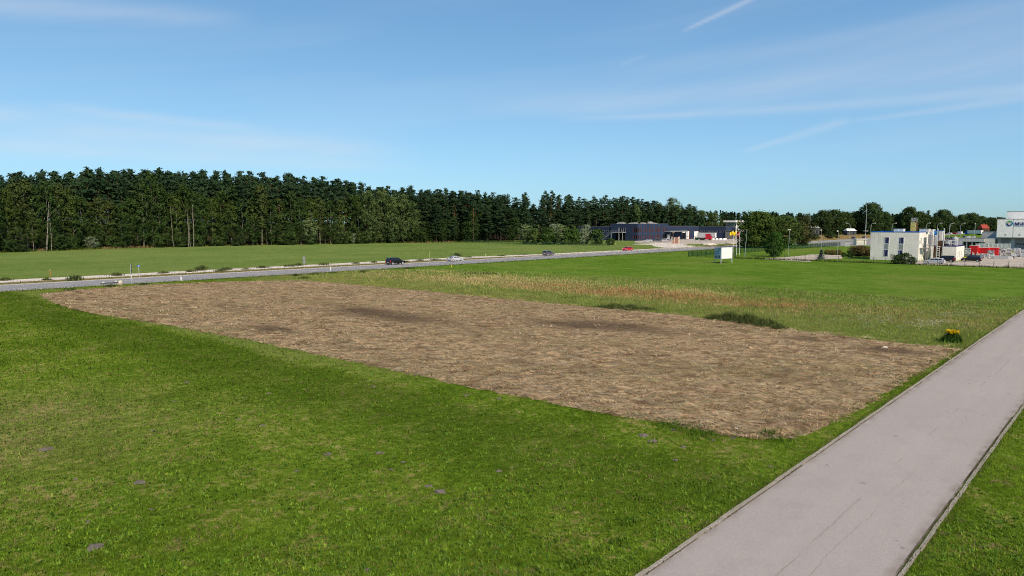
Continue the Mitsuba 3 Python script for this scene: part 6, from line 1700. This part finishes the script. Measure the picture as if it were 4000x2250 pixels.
for r, z0, d in ((0.42, h - 0.5, 0.0), (0.42, h - 1.35, 0.02)):
    M = sign_frame(p, z0, UP + 0.35)
    put('sign_plate', MB().plate([(r * math.cos(a), r * math.sin(a)) for a in np.linspace(0, 6.283, 21)[:-1]], 0.06 + d, 0.085 + d), 'mat_grey', k, M)
for x, yb, yt, mat, l in ((707.5, 1096, 1079, 'mat_white', 'white roadside marker post left of the oval signs'), (1290.5, 1057.5, 1041, 'mat_white', 'white roadside marker post right of the oval signs'), (1898, 1007, 992, 'mat_cream', 'cream marker post on the far roadside behind the silver car'), (1763, 1044, 1034, 'mat_yellow', 'short yellow marker post in the verge below the silver car'), (1678, 1006, 982, 'mat_paleyellow', 'thin yellowish pole in the field between the first two cars'),
                           (197, 1082, 1051, 'mat_orange', 'thin orange pole at the far edge of the pale path on the left'), (2385.5, 956, 944, 'mat_white', 'thick white marker in front of the dark building bushes'), (2404, 955, 947, 'mat_paleyellow', 'small yellowish post right of the white marker'), (2697, 966, 957, 'mat_cream', 'cream marker post at the road before the gravel track'), (512.5, 1085.5, 1074, 'mat_white', 'short white post beside the tall road sign')):
    p = P(x, yb); h = zat(yt, p[1])
    k = thing('marker_post', l, 'post')
    r = 0.30 if x == 2385.5 else 0.045 if 'thin' in l else 0.09
    put('post', MB().tube([[*p[:2], 0], [*p[:2], h * 0.86]], r, 8), mat, k)
    put('top', MB().tube([[*p[:2], h * 0.86 + 0.002], [*p[:2], h]], [r, r * 0.8], 8), mat if r > 0.2 else 'mat_offwhite', k)
# the beam barrier and the stone at the field corner
k = thing('beam_barrier', 'dark beam on two grey posts between the field and the main road', 'barrier')
a, b = P(401, 1117), P(450.5, 1112.5)
for p in (a, b):
    put('post', MB().tube([[*p[:2], 0], [*p[:2], zat(1104, a[1])]], 0.09, 8), 'mat_grey', k)
    z = zat(1106, a[1]); put('cap', MB().tube([[p[0] + 0.12, p[1], z], [p[0] + 0.12, p[1], z + 0.25]], [0.22, 0.16], 8), 'mat_lightgrey', k)
z = zat(1108, a[1])
d = (b - a) / np.linalg.norm(b - a)
put('beam', MB().tube([[*(a - d * 0.35)[:2], z], [*(b + d * 0.55)[:2], z]], 0.10, 6), 'mat_darkgrey', k)
k = thing('stone_marker', 'squat grey stone block with a cream upper stone beside the beam barrier', 'stone')
p = P(472, 1113)
put('base', MB().box(p[0] - 0.40, p[0] + 0.36, p[1] - 0.25, p[1] + 0.25, 0, zat(1104.5, p[1])), 'mat_plaster', k)
put('top', MB().prism([(-0.32, 0), (0.22, 0), (0.20, 0.38), (0.02, 0.42), (-0.28, 0.30)], -0.15, 0.15), 'mat_cream', k, Mat(p[0], p[1], zat(1104.5, p[1]) + 0.002))

# ------------------------------------------------------------------ goods in the yard
rs = np.random.default_rng(77)
def yardbox(x0, x1, y0, y1, Y):
    a, s_ = TS((xat(x0, Y), Y)); return a, t_at(x1, s_), s_, max(zat(y1, Y), 0.007), zat(y0, Y)
Yr = P(3840, 1001)[1]
for x0, x1, y0, n, l in ((3789, 3823.5, 960, 6, 'tallest stack of red panels, at the left'), (3824, 3866.5, 967, 5, 'middle stack of red panels, lower than the left one'), (3868, 3904, 967, 5, 'right-hand stack of red panels beside the grey pallets')):
    k = thing('panel_stack', l, 'stack')
    a, b, s_, z0, z1 = yardbox(x0, x1, y0, 1001, Yr)
    hh = (z1 - 0.1) / n
    for i in range(n):
        j = rs.uniform(-0.03, 0.05)
        put('panel', gbox(a + j, b + j - 0.04, s_ + j, s_ + 2.6 + j, 0.10 + i * hh + 0.03, 0.10 + (i + 1) * hh), 'mat_redpanel', k)
    put('cover', gbox(a, b - 0.02, s_ + 0.02, s_ + 2.6, z1 + 0.002, z1 + 0.05), 'mat_offwhite', k)
def pallet(x0, x1, y0, y1, Y, label, mat='mat_wrap', depth=1.1):
    k = thing('stone_pallet', label, 'pallet')
    a, b, s_, z0, z1 = yardbox(x0, x1, y0, y1, Y)
    put('base', gbox(a, b, s_, s_ + depth, z0, z0 + 0.12), 'mat_deadwood', k)
    m = trimesh.creation.box((1, 1, 1)).subdivide().subdivide().subdivide()
    v = np.array(m.vertices)
    v = v * [b - a, depth, z1 - z0 - 0.125] + [(a + b) / 2, s_ + depth / 2, (z0 + z1) / 2 + 0.0625]
    v[:, :2] += 0.09 * (meshkit.noise(v * 2.6 + k.__len__(), 5)[:, None] - 0.5) * np.array([1.0, 1.6])
    v[:, 1] += 0.16 * (meshkit.noise(v * 3.1, 9) - 0.5)
    v[:, 2] = np.maximum(v[:, 2] + 0.14 * (meshkit.noise(v * 2.9, 4) - 0.6), z0 + 0.122)
    M = Mgrid(); v = v @ M[:3, :3].T
    put('load', (v, np.array(m.faces)), mat, k)
def fn_wrap(p, n, uv):
    return mix((0.16, 0.165, 0.18), (0.60, 0.62, 0.65), smoothstep(0.30, 0.70, fbm(p.x * 3.0 + p.y * 3, p.z * 4.5, 2.0)))
textured('mat_wrap', fn_wrap)
ordn = ('lowest', 'second lowest', 'second highest', 'topmost')
for i in range(4):
    pallet(3772, 3796, 1000.5 - 7.9 * (i + 1) + 0.3, 1000.5 - 7.9 * i, Yr + 0.5, f'{ordn[i]} wrapped pallet of the four-high stack left of the red panels')
Yp = P(3860, 1011)[1]
for j, (x0, x1) in enumerate(((3831, 3850), (3851, 3869.5), (3870.5, 3889))):
    for i in range(2):
        pallet(x0, x1, 1011 - 10.3 * (i + 1) + 0.3, 1011 - 10.3 * i, Yp, f'{("lower", "upper")[i]} wrapped pallet in the {("left", "middle", "right")[j]} column before the red panels')
pallet(3863, 3886, 977.5, 990.4, Yp + 0.3, 'wrapped pallet alone on top of the front pallets', 'mat_wrap')
Yz = P(3920, 1001)[1]
for i in range(3):
    for j, (x0, x1) in enumerate(((3893, 3913), (3914, 3934), (3935, 3955))):
        pallet(x0 + (2 if i == 2 else 0), x1 + (2 if i == 2 else 0), 999 - 9.6 * (i + 1) + 0.3, 999 - 9.6 * i, Yz, f'{("lowest", "middle", "topmost")[i]} grey pallet in column {("one", "two", "three")[j]} right of the red panels')
pallet(3957, 3971, 993, 1008, Yp + 1, 'low grey pallet at the right end of the front goods')
k = thing('block_stack', 'long low pale grey block in front of the right pallets', 'block')
a, b, s_, z0, z1 = yardbox(3889.5, 3946, 998.5, 1011, Yp - 0.2)
put('block', gbox(a, b, s_, s_ + 1.0, z0, z1), 'mat_lightgrey', k)
k = thing('white_pallet', 'small stack of white boards right of the long pale block', 'pallet')
a, b, s_, z0, z1 = yardbox(3946.5, 3961, 1002.5, 1011, Yp - 0.4)
for i in range(3):
    put('board', gbox(a, b, s_, s_ + 0.8, z0 + i * 0.21, z0 + i * 0.21 + 0.18), 'mat_white', k)
k = thing('board_stack', 'upright pale boards leaning before the left red stack', 'boards')
a, b, s_, z0, z1 = yardbox(3803, 3827, 985, 1000.5, Yr - 0.9)
for i in range(8):
    q = a + (b - a) * i / 8
    if i not in (3, 4):
        put('board', gbox(q, q + 0.16, s_, s_ + 0.5, z0, z1 - 0.25 * (i % 3)), 'mat_offwhite', k)
Yw_ = P(3860, 977)[1]
for i in range(8):
    x0 = 3815 + i * 17.2
    k = thing('mesh_cage', f'grey storage cage, {("first", "second", "third", "fourth", "fifth", "sixth", "seventh", "eighth")[i]} from the left in the row behind the red stacks', 'cage')
    a, b, s_, z0, z1 = yardbox(x0, x0 + 14.5, 951.5, 977, Yw_)
    put('body', gbox(a, b, s_, s_ + 1.2, 0.1, z1), 'mat_galv', k)
    for q in (a + 0.5, a + 1.0):
        put('slat', gbox(q, q + 0.06, s_ - 0.03, s_ - 0.002, 0.1, z1), 'mat_grey', k)
for i, (x0, x1, y0, y1) in enumerate(((3964, 3990, 969, 985), (3964, 3990, 986, 1003), (3992, 4012, 975, 1003), (3993, 4014, 991, 1006))):
    pallet(x0, x1, y0, y1, P(3980, 1003)[1] - (i == 3) * 2, ('upper grey stack at the right margin', 'lower grey stack at the right margin', 'grey stack cut by the right picture edge', 'pale low stack cut by the right picture edge')[i], 'mat_lightgrey')
# things in the concrete yard of the dark building
for i, (x0, x1) in enumerate(((2783, 2794), (2796.5, 2808), (2810.5, 2823), (2825.5, 2840))):
    k = thing('concrete_block', f'white concrete block, {("first", "second", "third", "fourth")[i]} from the left before the trailer', 'block')
    Yk2 = P(2800, 938)[1]
    X0, X1 = xat(x0, Yk2), xat(x1, Yk2)
    put('block', MB().prism([(X0 + 0.1, 0.0), (X1 - 0.1, 0.0), (X1 - 0.25, zat(930, Yk2)), (X0 + 0.25, zat(930, Yk2))], Yk2, Yk2 + 1.2), 'mat_white', k)
k = thing('skip', 'dark green skip in the concrete yard of the dark building', 'skip')
Yk2 = P(2723, 938)[1]; X0, X1 = xat(2717, Yk2), xat(2730, Yk2)
put('tub', MB().prism([(X0 + 0.4, 0.1), (X1 - 0.4, 0.1), (X1, 1.6), (X0, 1.6)], Yk2, Yk2 + 1.6), 'mat_fence_green', k)
put('rim', MB().box(X0 - 0.05, X1 + 0.05, Yk2 - 0.06, Yk2 + 1.66, 1.602, 1.7), 'mat_fence_green', k)
k = thing('brick_ruin', 'remains of a pale brick wall with two pillars below the loading dock', 'ruin')
Yk2 = P(2640, 952)[1]
for x0, x1, y0, mat in ((2623.5, 2627.5, 925, 'mat_plaster'), (2633, 2637, 926, 'mat_plaster'), (2637.2, 2649, 927, 'mat_brick'), (2649.2, 2657, 925, 'mat_plaster'), (2627.7, 2632.8, 938, 'mat_brick')):
    put('pillar' if x1 - x0 < 4.5 else 'wall', MB().box(xat(x0, Yk2), xat(x1, Yk2), Yk2, Yk2 + 0.7, 0, zat(y0, Yk2)), mat, k)
def heap(x, y, wx, h, label, mat='mat_gravel'):
    k = thing('gravel_heap', label, 'heap'); c = P(x, y)
    m = trimesh.creation.icosphere(3, 1.0); v = np.array(m.vertices)
    v *= (0.7 + 0.6 * meshkit.fbm(v * 2 + x, 3, 2))[:, None]; v[:, 2] = np.clip(v[:, 2], -0.1, 1)
    scene[k] = mikit.ply((v * [wx, 2.2, h] + c, m.faces), mat, 40)
heap(2772, 957, 3.4, 1.0, 'pale gravel heap beside the road before the concrete yard', 'mat_path')
heap(2852, 952, 2.6, 0.8, 'smaller gravel heap under the flagpoles')
heap(3359, 998, 0.95, 1.25, 'pile of white bagged rubble before the reddish bushes', 'mat_wrap')
k = thing('young_tree', 'thin young tree with few leaves before the cream wall', 'tree')
p = P(3480, 1029); rr = np.random.default_rng(4)
mb = MB().tube([[*p[:2], 0], [p[0], p[1], 1.3], [p[0] - 0.05, p[1], 1.9]], [0.05, 0.035, 0.02], 5)
tips = []
for i in range(9):
    a = rr.uniform(-1, 1); t = np.array([p[0] + a * 0.65, p[1] + rr.uniform(-0.3, 0.3), 1.5 + rr.uniform(0.2, 0.8)])
    mb.tube([[p[0], p[1], rr.uniform(0.9, 1.6)], t], [0.02, 0.01], 4); tips.append(t)
put('trunk', mb, 'mat_deadwood', k)
q = np.repeat(np.array(tips), 12, 0) + rr.normal(0, 0.12, (108, 3))
scene[k + '__crown'] = crown_shape(q, tone(rr, 108, (0.09, 0.12, 0.04), (0.13, 0.14, 0.07)), 0.14, rr)
